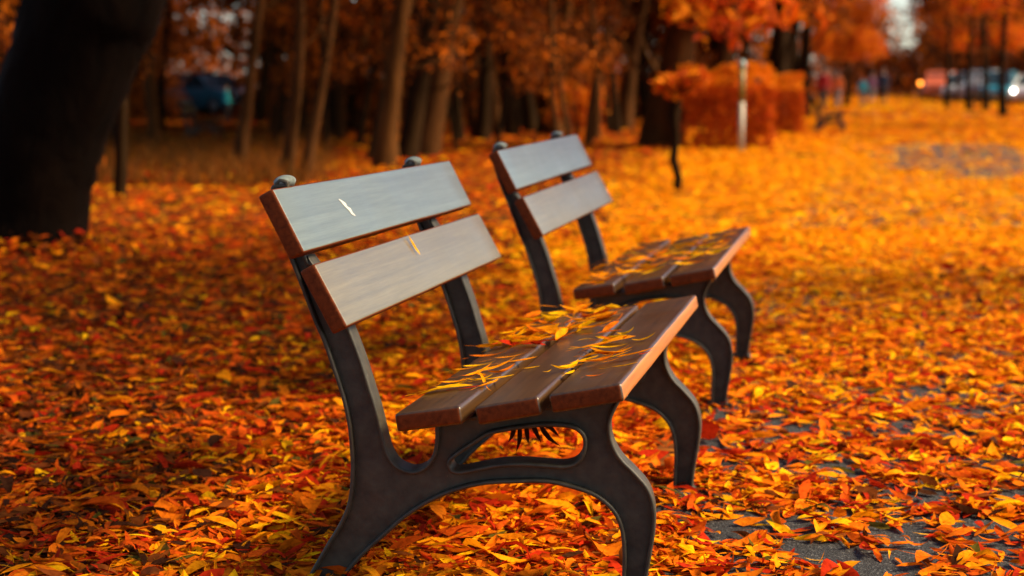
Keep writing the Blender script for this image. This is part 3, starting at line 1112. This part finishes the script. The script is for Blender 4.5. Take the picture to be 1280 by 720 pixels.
tree(906, 158, 26, 918, 'bark_brown', 2, 'dark brown tree right behind the hedge and white post', h=10)
tree(966, 152, 26, 980, 'bark_dark', 3, 'black tree behind the right end of the hedge', h=10)
tree(1004, 146, 15, 1012, 'bark_dark', 2, 'dark tree behind the small distant bench', h=10)
tree(1058, 133, 6, 1060, 'bark_dark', 5, 'bright orange tree left of the walking people', h=8, cs=0.9)
GR = 'slender trees along the right of the path'
for (px, py, w, tx) in ((1184, 134, 6, 1186), (1211, 138, 7, 1214), (1232, 141, 7, 1231), (1254, 146, 8, 1256), (1291, 158, 9, 1290)):
    tree(px, py, w, tx, 'bark_dark', random.choice([0, 1, 5]), 'slender dark tree in the row right of the path', GR, h=9.5)
for (px, py, w, tx) in ((1222, 131, 4, 1224), (1196, 130, 4, 1198), (1048, 129, 4, 1046), (1030, 128, 4, 1028)):
    tree(px, py, w, tx, 'bark_brown', random.choice([0, 1, 5]), 'far avenue tree closing the end of the path', 'far avenue trees', h=9)
GW = 'wood trees behind the benches'
for i in range(70):
    px = -60 + 1050 * (i + random.random()) / 70
    py = random.uniform(141, 188) - (max(0, px - 800) * 0.05)
    if 205 < px < 322:
        continue
    if px > 790:
        py = min(py, 149)
    tree(px, py, random.uniform(6, 17), px + random.uniform(-25, 40), random.choice(['bark_dark', 'bark_dark', 'bark_brown']), random.choice([0, 1, 2, 3]), 'dark slender tree in the shadowy wood behind the benches', GW, h=random.uniform(7.5, 11))


for i in range(26):
    px = 120 + 660 * (i + random.random()) / 26
    if 205 < px < 322: continue
    tree(px, random.uniform(163, 204), random.uniform(3, 7), px + random.uniform(-45, 55), random.choice(['bark_dark', 'bark_brown']), 6 + i % 2, 'dark slender tree in the shadowy wood behind the benches', GW, h=random.uniform(4.5, 7))
# unseen trees added beyond the frame, crowns shaped to shade the near ground
def shade_tree(base, blobs, n, label):
    t = empty('tree', base)
    tag(t, label, 'tree', 'unseen trees added to shade the ground')
    bx, by = base[0], base[1]
    cx = sum(q[0] for q in blobs) / len(blobs) - bx
    cy_ = sum(q[1] for q in blobs) / len(blobs) - by
    limbs = [((0.1 * cx, 0.1 * cy_, 3.4), (q[0] - bx, q[1] - by, q[2] - 4.0), 0.07) for q in blobs[::2]]
    bm_obj('trunk', trunk_bm([(0, 0, 0), (0.02 * cx, 0.02 * cy_, 1.2), (0.06 * cx, 0.06 * cy_, 2.5), (0.12 * cx, 0.12 * cy_, 3.8), (0.3 * cx, 0.3 * cy_, 5.2)], [.24, .2, .17, .14, .06], limbs), M['bark_brown'], t)
    me_obj('crown', foliage_mesh('crown', n, [(q[0] - bx, q[1] - by) + tuple(q[2:]) for q in blobs], 0.10, BROWNS), t)


bl = []
for i in range(26):                  # towards the camera and right of it
    bl.append((random.uniform(1.2, 8.5), random.uniform(-3.2, -0.2), random.uniform(4.2, 6.2), random.uniform(.6, 1.0), random.uniform(.5, .7), random.uniform(.4, .7)))
shade_tree((6.6, -4.4, 0), bl, 9000, 'unseen tree right of the camera, added to shade the ground before the benches')
bl = []
for i in range(34):                  # over the left half of the path
    yy = random.uniform(-0.4, 8.5)
    bl.append((random.uniform(0.8, 4.5 - 0.13 * yy), yy, random.uniform(4.3, 6.2), random.uniform(.5, .9), random.uniform(.6, 1.0), random.uniform(.4, .7)))
shade_tree((6.2, 6.6, 0), bl, 11000, 'unseen tree right of the path, added to shade the ground left of the benches')


# far wood closing the view
def wood_wall():
    pts = []
    for i in range(150):
        px = -500 + 1530 * (i + random.random()) / 150
        d = random.uniform(48, 66) + (38 if px > 955 else 0) + (16 if 200 < px < 325 else 0)
        lat = (px - 640) / FPX * d
        x0 = CAM[0] - math.sin(YAW) * d + RT[0] * lat
        y0 = CAM[1] + math.cos(YAW) * d + RT[1] * lat
        z0 = float(zt(x0, y0))
        for k in range(7):
            pts.append((x0 + random.uniform(-1, 1), y0 + random.uniform(-1, 1), z0 + 0.8 + k * 2.3 + random.uniform(-.6, .6), random.uniform(1.2, 2.0), 1.3, random.uniform(1.0, 1.7)))
    for i in range(60):                       # far side of the avenue
        f = i / 60
        px = 1168 + 330 * f
        d = random.uniform(112, 126) - 30 * f
        lat = (px - 640) / FPX * d
        x0 = CAM[0] - math.sin(YAW) * d + RT[0] * lat
        y0 = CAM[1] + math.cos(YAW) * d + RT[1] * lat
        z0 = float(zt(x0, y0))
        for k in range(4):
            pts.append((x0 + random.uniform(-1, 1), y0 + random.uniform(-1, 1), z0 + 1.0 + k * 1.8 + random.uniform(-.6, .6), random.uniform(1.3, 2.2), 1.4, random.uniform(1.0, 1.6)))
    for i in range(22):                       # beyond the end of the path
        px = 1030 + 150 * i / 22
        d = random.uniform(128, 138)
        lat = (px - 640) / FPX * d
        x0 = CAM[0] - math.sin(YAW) * d + RT[0] * lat
        y0 = CAM[1] + math.cos(YAW) * d + RT[1] * lat
        z0 = float(zt(x0, y0))
        for k in range(4):
            if k >= 2 and 1104 < px < 1146: continue
            pts.append((x0, y0, z0 + 1.0 + k * 1.7 + random.uniform(-.4, .4), 2.0, 1.4, 1.3))
    return pts


o = me_obj('far_wood', foliage_mesh('far_wood', 150000, wood_wall(), 0.3, np.concatenate([DARKS[:2], BROWNS])))
tag(o, 'dark brown mass of far woodland closing the view', 'woodland', kind='stuff')


# understorey shrubs
def shrub_meshes(pal, n=5):
    out = []
    for _ in range(n):
        bl = [(random.uniform(-.5, .5), random.uniform(-.5, .5), random.uniform(0.35, 2.0), random.uniform(.25, .55), random.uniform(.25, .55), random.uniform(.2, .5)) for _ in range(9)]
        out.append(foliage_mesh('foliage', 1700, bl, 0.06, pal))
    return out


SH_B, SH_O = shrub_meshes(BROWNS), shrub_meshes(ORANGES, 3)


def stems_mesh():
    bm = bmesh.new()
    for k in range(5):
        an = k * 1.26 + random.random()
        tube(bm, [(0.04 * math.cos(an), 0.04 * math.sin(an), -0.05), (0.14 * math.cos(an), 0.14 * math.sin(an), 0.7), (0.35 * math.cos(an), 0.35 * math.sin(an), 1.8)], [0.02, 0.014, 0.005], 6)
    me = bpy.data.meshes.new('stems')
    bm.to_mesh(me); bm.free()
    me.materials.append(M['bark_dark'])
    return me


STEMS = stems_mesh()


def shrub(px, py, s, meshes, label, group=None, sx=1.0):
    g = on_ground(px, py)
    t = empty('shrub', tuple(g), random.random() * 6.28)
    tag(t, label, 'shrub', group)
    me_obj('stems', STEMS, t)
    me_obj('foliage', random.choice(meshes), t)
    t.scale = (s * sx, s * sx, s)
    return t


GU = 'understorey shrubs in the shadowy wood'
for i in range(46):
    px = 110 + 800 * (i + random.random()) / 46
    py = random.uniform(143, 171) - max(0, px - 500) * 0.06
    if 205 < px < 322:
        continue
    shrub(px, py, random.uniform(0.6, 1.5), SH_B, 'brown leaved understorey shrub in the wood behind the benches', GU)
shrub(722, 172, 0.75, SH_O, 'bright orange red bush beside the lighter brown tree')
shrub(745, 158, 0.8, SH_O, 'orange bush between the second bench and the stout trunk')
shrub(30, 250, 1.0, SH_B, 'brown bush behind the huge black trunk')

# clipped orange hedge, in three blocks
def hedge(x0, x1, ytop, ybase, label, thick=1.3):
    g0, g1 = on_ground(x0, ybase), on_ground(x1, ybase)
    dep = depth_of((g0 + g1) / 2)
    L = float(np.linalg.norm(g1 - g0))
    h = (ybase - ytop) / FPX * dep
    t = empty('hedge', tuple((g0 + g1) / 2))
    t.rotation_euler = (0, 0, math.atan2(g1[1] - g0[1], g1[0] - g0[0]))
    tag(t, label, 'hedge', 'clipped orange hedges')
    n = int(15000 * L * h / 3)
    C = rng.random((n, 3))
    face = rng.random(n)
    C = np.where((face < 0.4)[:, None], np.stack([C[:, 0], C[:, 1], 0.93 + 0.09 * C[:, 2]], -1), C)
    C = np.where(((face >= 0.4) & (face < 0.75))[:, None], np.stack([C[:, 0], 0.12 * C[:, 1] ** 2, C[:, 2]], -1), C)
    C = (C - np.array([0.5, 0.0, 0.0])) * np.array([L, thick, h])
    up_ = np.clip((C[:, 2] / h - 0.72) / 0.28, 0, 1.2)
    C[:, 1] = np.maximum(C[:, 1], 0.55 * up_ ** 1.3)
    C[:, 2] += 0.05 * np.sin(C[:, 0] * 5) + rng.normal(0, 0.02, n)
    C[:, 0] += rng.normal(0, 0.04, n)
    keep = vnoise(C[:, 0] * 1.0 + 7, C[:, 2], 0.16, 4) > 0.2
    C = C[keep]
    V, F, CC = leaf_quads(C, 0.055, ORANGES[np.where((C[:, 2] > 0.78 * h) & (rng.random(len(C)) < .7), 2, rng.choice(5, len(C), p=[.22, .34, .02, .24, .18]))] * (0.8 + 0.4 * rng.random((len(C), 1))))  # upper leaves coloured brighter, painting in the light caught along the top
    me_obj('foliage', np_mesh('foliage', V, F, [M['crown']], color=np.clip(CC, 0, 1)), t)
    bm = bmesh.new()
    for k in range(max(3, int(L * 4))):
        xx = -L / 2 + L * (k + random.random()) / max(3, int(L * 4))
        tube(bm, [(xx, thick * .5, -0.05), (xx + random.uniform(-.1, .1), thick * random.uniform(.2, .7), h * .5), (xx + random.uniform(-.2, .2), thick * random.uniform(.2, .7), h * .9)], [0.02, 0.013, 0.006], 5)
    bm_obj('stems', bm, M['bark_dark'], t)


hedge(856, 966, 86, 187, 'large clipped orange hedge behind the white post')
hedge(962, 1004, 97, 168, 'lower clipped orange hedge, right of the large one')

# dark little standard tree with a flat orange head in front of the hedge
g = on_ground(845, 241)
t = empty('sapling', tuple(g))
tag(t, 'small dark sapling with a flat orange head, left of the white post', 'sapling')
P = [tuple(at_y(*q, g[1]) - g) for q in ((845, 241), (848, 222), (842, 200), (845, 170), (842, 145), (846, 122), (838, 108))]
bm = bmesh.new()
P[0] = (P[0][0], P[0][1], P[0][2] - 0.05)
tube(bm, P, [0.045, 0.038, 0.042, 0.036, 0.05, 0.06, 0.025], 10, wob=0.12)
for s_ in ((-1, .3), (1, .25), (0.5, -.5), (-.6, -.4)):
    tube(bm, [P[-2], (P[-2][0] + s_[0] * .1, s_[1] * .2, P[-2][2] + .07), (P[-2][0] + s_[0] * .2, s_[1] * .4, P[-2][2] + .12)], [0.025, 0.016, 0.006], 6)
bm_obj('trunk', bm, M['bark_dark'], t)
cz = P[-1][2]
me_obj('crown', foliage_mesh('crown', 1000, [(-0.06, 0, cz + 0.02, .18, .2, .09), (.1, .1, cz + .06, .18, .2, .09), (0.2, -.1, cz + .08, .12, .2, .07), (-0.02, 0, cz - .08, .1, .12, .07)], 0.05, ORANGES), t)

# marker post
g = on_ground(926, 191)
hh = (191 - 76) / FPX * depth_of(g)
rr = 3.6 / FPX * depth_of(g)
t = empty('marker_post', tuple(g))
tag(t, 'slim marker post, white below and olive above, before the hedge', 'post')
bm = bmesh.new(); tube(bm, [(0, 0, -0.02), (0, 0, hh * 0.55)], [rr, rr], 16); bm_obj('white_shaft', bm, M['white_paint'], t)
bm = bmesh.new(); tube(bm, [(0, 0, hh * 0.55 + .001), (0, 0, hh * 0.92)], [rr * .95, rr * .95], 16); bm_obj('olive_shaft', bm, M['olive_paint'], t)
bm = bmesh.new(); tube(bm, [(0, 0, hh * 0.92 + .001), (0, 0, hh * 0.97), (0, 0, hh)], [rr * 1.15, rr * 1.15, rr * .6], 16); bm_obj('cap', bm, M['teal_paint'], t)


# dry grass in the wood edge
def grass():
    n = 5200
    px, py = rng.uniform(110, 420, n), rng.uniform(176, 236, n)
    V, F, C = [], [], []
    base = np.array([on_ground(a, b_) for a, b_ in zip(px, py)])
    keep = vnoise(base[:, 0], base[:, 1], 1.1, 8) > 0.42
    base = base[keep]
    n = len(base)
    hgt = rng.uniform(0.12, 0.34, n)
    an = rng.random(n) * 6.283
    ln = rng.normal(0, 0.14, (n, 2))
    w = np.stack([np.cos(an), np.sin(an), 0 * an], -1) * 0.008
    tip = base + np.stack([ln[:, 0], ln[:, 1], hgt], -1)
    mid = base * 0.5 + tip * 0.5 + np.stack([-ln[:, 0] * .3, -ln[:, 1] * .3, 0 * hgt], -1)
    V = np.stack([base - w, base + w, mid + w * .8, mid - w * .8, tip + w * .1, tip - w * .1], 1)
    F = np.array([(0, 1, 2, 3), (3, 2, 4, 5)])[None] + (np.arange(n) * 6)[:, None, None]
    c = np.array([(0.17, 0.060, 0.008), (0.26, 0.070, 0.006), (0.10, 0.045, 0.008)])[rng.integers(0, 3, n)]
    o = me_obj('dry_grass', np_mesh('dry_grass', V.reshape(-1, 3), F.reshape(-1, 4), [M['crown']], color=np.repeat(c, 6, 0)))
    tag(o, 'thin dry tan grass at the edge of the wood', 'grass', kind='stuff')


grass()


# ------------------------------------------------------------------ cars
def paint(name, c):
    return plain(name, c, rough=0.3, spec=0.6, noise=0.04, coat=0.6)


def make_car(loc, rz, mt, label, tall=1.0, lamp=None, cat='car', name='parked_car', van=False):
    t = empty(name, tuple(loc), rz)
    tag(t, label, cat, 'cars parked beyond the trees')
    # nose towards -y; x across, length 4.2
    st = [(-2.10, .42, .62, .72), (-2.02, .30, .78, .80), (-1.2, .26, .90, .86), (-0.75, .25, .95, .88), (1.3, .25, .98, .88), (1.95, .28, .95, .84), (2.1, .42, .80, .76)]
    if van:
        st = [(-2.10, .40, .80, .74), (-2.02, .28, 1.0, .82), (-1.45, .26, 1.12, .86), (-0.9, .26, 1.80, .86), (1.9, .26, 1.84, .86), (2.1, .36, 1.78, .84)]
    bm = bmesh.new()
    rings = []
    for (y, z0, z1, w) in st:
        ring = []
        for (fx, fz) in ((-.9, 0), (.9, 0), (1, .3), (1, .7), (.9, 1), (-.9, 1), (-1, .7), (-1, .3)):
            ring.append(bm.verts.new((fx * w, y, z0 + (z1 - z0) * fz)))
        rings.append(ring)
    for i in range(len(rings) - 1):
        for k in range(8):
            bm.faces.new([rings[i][k], rings[i][(k + 1) % 8], rings[i + 1][(k + 1) % 8], rings[i + 1][k]])
    bm.faces.new(rings[0]); bm.faces.new(rings[-1])
    if van:
        bm_obj('body', bm, mt, t, smooth=False)
        bm = bmesh.new()
        hexa(bm, [(-.66, -1.36, 1.20), (.66, -1.36, 1.20), (.66, -1.30, 1.20), (-.66, -1.30, 1.20), (-.62, -1.06, 1.62), (.62, -1.06, 1.62), (.62, -1.0, 1.62), (-.62, -1.0, 1.62)])
        bm_obj('windscreen', bm, M['glass'], t, smooth=False)
        return finish_car(t, lamp)
    # roof shell
    zr = 1.42 * tall
    rp = [(-0.28, .66), (1.15, .66)]
    box(bm, -.62, .62, -0.22, 1.2, zr - .05, zr)
    for sx_ in (-1, 1):
        for (ya, yb_) in ((-0.98, -0.25), (1.72, 1.15), (0.45, 0.45)):
            tube(bm, [(sx_ * .80, ya, .93), (sx_ * .62, yb_, zr - .02)], [.035, .035], 6)
    bm_obj('body', bm, mt, t, smooth=False)
    bm = bmesh.new()
    hexa(bm, [(-.77, -0.92, .94), (.77, -0.92, .94), (.77, 1.66, .94), (-.77, 1.66, .94), (-.60, -0.24, zr - .055), (.60, -0.24, zr - .055), (.60, 1.14, zr - .055), (-.60, 1.14, zr - .055)])
    bm_obj('windows', bm, M['glass'], t, smooth=False)
    return finish_car(t, lamp)


def finish_car(t, lamp):
    for sx_ in (-1, 1):
        for y in (-1.3, 1.3):
            bm = bmesh.new(); tube(bm, [(sx_ * .70, y, .31), (sx_ * .89, y, .31)], [.31, .31], 20)
            w = bm_obj('wheel', bm, M['black'], t)
            bm = bmesh.new(); tube(bm, [(sx_ * .885, y, .31), (sx_ * .90, y, .31)], [.19, .17], 14)
            bm_obj('rim', bm, M['chrome'], w)
        bm = bmesh.new()
        bmesh.ops.create_uvsphere(bm, u_segments=12, v_segments=8, radius=.1)
        bmesh.ops.translate(bm, verts=bm.verts, vec=(sx_ * .56, -2.04, .66))
        bm_obj('headlight', bm, lamp if lamp else M['chrome'], t)
    bm = bmesh.new(); box(bm, -.26, .26, -2.13, -2.09, .44, .53); bm_obj('number_plate', bm, M['white_paint'], t, smooth=False)
    return t


M['orange_car'] = paint('orange_car_paint', (0.65, 0.12, 0.015))
M['white_car'] = paint('white_car_paint', (0.62, 0.62, 0.6))
M['teal_car'] = paint('teal_car_paint', (0.02, 0.22, 0.30))
M['grey_car'] = paint('grey_car_paint', (0.35, 0.36, 0.37))
M['blue_car'] = paint('blue_car_paint', (0.02, 0.14, 0.20))


def far_pt(px, d):
    lat = (px - 640) / FPX * d
    x0 = CAM[0] - math.sin(YAW) * d + RT[0] * lat
    y0 = CAM[1] + math.cos(YAW) * d + RT[1] * lat
    return (x0, y0, float(zt(x0, y0)))


make_car(far_pt(1173, 98), R(-12), M['orange_car'], 'orange van at the left end of the row beyond the path', 1.25, None, 'van', 'parked_van', True)
make_car(far_pt(1199, 94), R(-16), M['white_car'], 'pale car right beside the orange van', 1.2)
make_car(far_pt(1224, 90), R(-14), M['grey_car'], 'light grey van between two slender trees on the right', 1.25, None, 'van', 'parked_van', True)
make_car(far_pt(1245, 86), R(-14), M['teal_car'], 'teal car parked right of the light grey van', 1.2)
make_car(far_pt(1287, 78), R(-16), M['white_car'], 'white car with bright headlights at the right edge', 1.05, M['lamp_white'])
make_car(far_pt(264, 54), R(62), M['blue_car'], 'blue car standing in the wood on the left', 1.0)
# amber warning lamp on a post at the end of the path
p = far_pt(1146, 88)
t = empty('warning_lamp', p)
tag(t, 'small amber warning lamp on a post at the end of the path', 'lamp')
bm = bmesh.new(); tube(bm, [(0, 0, -0.02), (0, 0, 0.95)], [.03, .03], 10); bm_obj('post', bm, M['black'], t)
bm = bmesh.new(); bmesh.ops.create_uvsphere(bm, u_segments=14, v_segments=10, radius=.11); bmesh.ops.translate(bm, verts=bm.verts, vec=(0, 0, 1.05)); bm_obj('lens', bm, M['lamp_amber'], t)


# ------------------------------------------------------------------ people far down the path
def make_person(loc, rz, h, top, legs, label, hair=None, stride=0.16):
    s = h / 1.75
    V = [(0, 0, .95), (0, 0, 1.15), (0, 0, 1.38), (0, 0, 1.50), (0, -.01, 1.60), (0, -.01, 1.72),
         (.19, 0, 1.40), (.25, .06, 1.12), (.25, -.05, .88), (.25, -.07, .80), (-.19, 0, 1.40), (-.25, -.06, 1.12), (-.25, -.12, .88), (-.25, -.15, .80),
         (.10, 0, .90), (.11, -stride * .6, .50), (.11, -stride, .08), (.11, -stride - .16, .04), (-.10, 0, .90), (-.11, stride * .3, .50), (-.11, stride, .10), (-.11, stride - .14, .04)]
    Ed = [(0, 1), (1, 2), (2, 3), (3, 4), (4, 5), (2, 6), (6, 7), (7, 8), (8, 9), (2, 10), (10, 11), (11, 12), (12, 13), (0, 14), (14, 15), (15, 16), (16, 17), (0, 18), (18, 19), (19, 20), (20, 21)]
    rad = [.15, .15, .17, .06, .095, .085, .075, .055, .04, .035, .075, .055, .04, .035, .10, .075, .05, .045, .10, .075, .05, .045]
    me = bpy.data.meshes.new('person')
    me.from_pydata([tuple(c * s for c in v) for v in V], Ed, [])
    ob = bpy.data.objects.new('person', me)
    link(ob)
    ob.modifiers.new('skin', 'SKIN')
    if not me.skin_vertices:
        bpy.context.view_layer.objects.active = ob
        me.attributes.get('x')
    for sv, r in zip(me.skin_vertices[0].data, rad):
        sv.radius = (r * s, r * s * .8)
    me.skin_vertices[0].data[0].use_root = True
    sub = ob.modifiers.new('sub', 'SUBSURF'); sub.levels = 2; sub.render_levels = 2
    dg = bpy.context.evaluated_depsgraph_get()
    m2 = bpy.data.meshes.new_from_object(ob.evaluated_get(dg))
    bpy.data.objects.remove(ob)
    m2.materials.clear()
    for q in (M['skin'], top, legs, M['black']):
        m2.materials.append(q)
    for p in m2.polygons:
        z = p.center.z / s
        p.material_index = 3 if z < .10 else 2 if z < .93 and abs(p.center.x) < .2 * s else 1 if (z < 1.50 and z > .84) else 0
        p.use_smooth = True
    t = empty('person', tuple(loc), rz)
    tag(t, label, 'person')
    b0 = me_obj('body', m2, t)
    zmin = min(v.co.z for v in m2.vertices)
    b0.location.z = -zmin
    bm = bmesh.new()
    bmesh.ops.create_uvsphere(bm, u_segments=14, v_segments=10, radius=1)
    for v in bm.verts:
        v.co = Vector((v.co.x * .095 * s, v.co.y * .10 * s + .02 * s, v.co.z * .10 * s + 1.70 * s - zmin))
    bm_obj('hair', bm, hair or M['hair'], t)
    return t


M['navy'] = plain('navy_cloth', (0.008, 0.014, 0.04), rough=0.9)
M['darkcloth'] = plain('black_cloth', (0.012, 0.012, 0.014), rough=0.9)
M['purple'] = plain('plum_cloth', (0.2, 0.08, 0.15), rough=0.9)
M['cyan'] = plain('turquoise_cloth', (0.03, 0.5, 0.55), rough=0.8)
M['red'] = plain('red_cloth', (0.5, 0.02, 0.02), rough=0.8)
M['orangehood'] = plain('orange_hood', (0.7, 0.15, 0.02), rough=0.8)
M['greyblue'] = plain('grey_cloth', (0.12, 0.13, 0.14), rough=0.9)
make_person(far_pt(1100, 74), R(180), 1.72, M['navy'], M['darkcloth'], 'tall person in navy top and black trousers walking on the path')
make_person(far_pt(1086, 84), R(170), 1.60, M['purple'], M['greyblue'], 'person in a plum coat left of the tall navy walker')
make_person(far_pt(1075, 72), R(165), 1.35, M['cyan'], M['greyblue'], 'small person in turquoise jacket and orange hood', M['orangehood'])
make_person(far_pt(1026, 60), R(150), 1.65, M['red'], M['darkcloth'], 'person in a red top behind the small distant bench')
make_person(far_pt(1044, 70), R(160), 1.6, M['orangehood'], M['greyblue'], 'person in an orange brown top right of the small distant bench')
make_person(far_pt(286, 44), R(120), 1.05, M['cyan'], M['darkcloth'], 'small person in turquoise before the blue car in the wood')

# ------------------------------------------------------------------ light
AZ, EL = R(82), R(40)
w = bpy.data.worlds.new('World')
sc.world = w
w.use_nodes = True
nt = w.node_tree
sky = nt.nodes.new('ShaderNodeTexSky')
sky.sky_type = 'NISHITA'
sky.sun_disc = False
sky.sun_elevation = EL
sky.sun_rotation = AZ
sky.air_density = 1.0
sky.dust_density = 2.0
bg = nt.nodes['Background']
nt.links.new(sky.outputs[0], bg.inputs['Color'])
bg.inputs['Strength'].default_value = 0.125
sl = bpy.data.lights.new('sun', 'SUN')
sl.energy = 4.8
sl.angle = R(14)
sl.color = (1.0, 0.80, 0.50)
so = link(bpy.data.objects.new('sun', sl))
sdir = Vector((math.sin(AZ) * math.cos(EL), math.cos(AZ) * math.cos(EL), math.sin(EL)))
so.rotation_euler = sdir.to_track_quat('Z', 'Y').to_euler()
so.location = sdir * 60
vs = sc.view_settings
sc.display_settings.display_device = 'sRGB'
vs.view_transform = 'Standard'
vs.look = 'None'
vs.gamma = 1.0
vs.exposure = 1.05
vs.use_curve_mapping = False
sc.render.engine = 'CYCLES'
cy = sc.cycles
cy.use_denoising = True
cy.max_bounces = 6
cy.diffuse_bounces = 3
cy.glossy_bounces = 3
cy.transmission_bounces = 3
cy.caustics_reflective = False
cy.caustics_refractive = False
cy.sample_clamp_indirect = 6.0
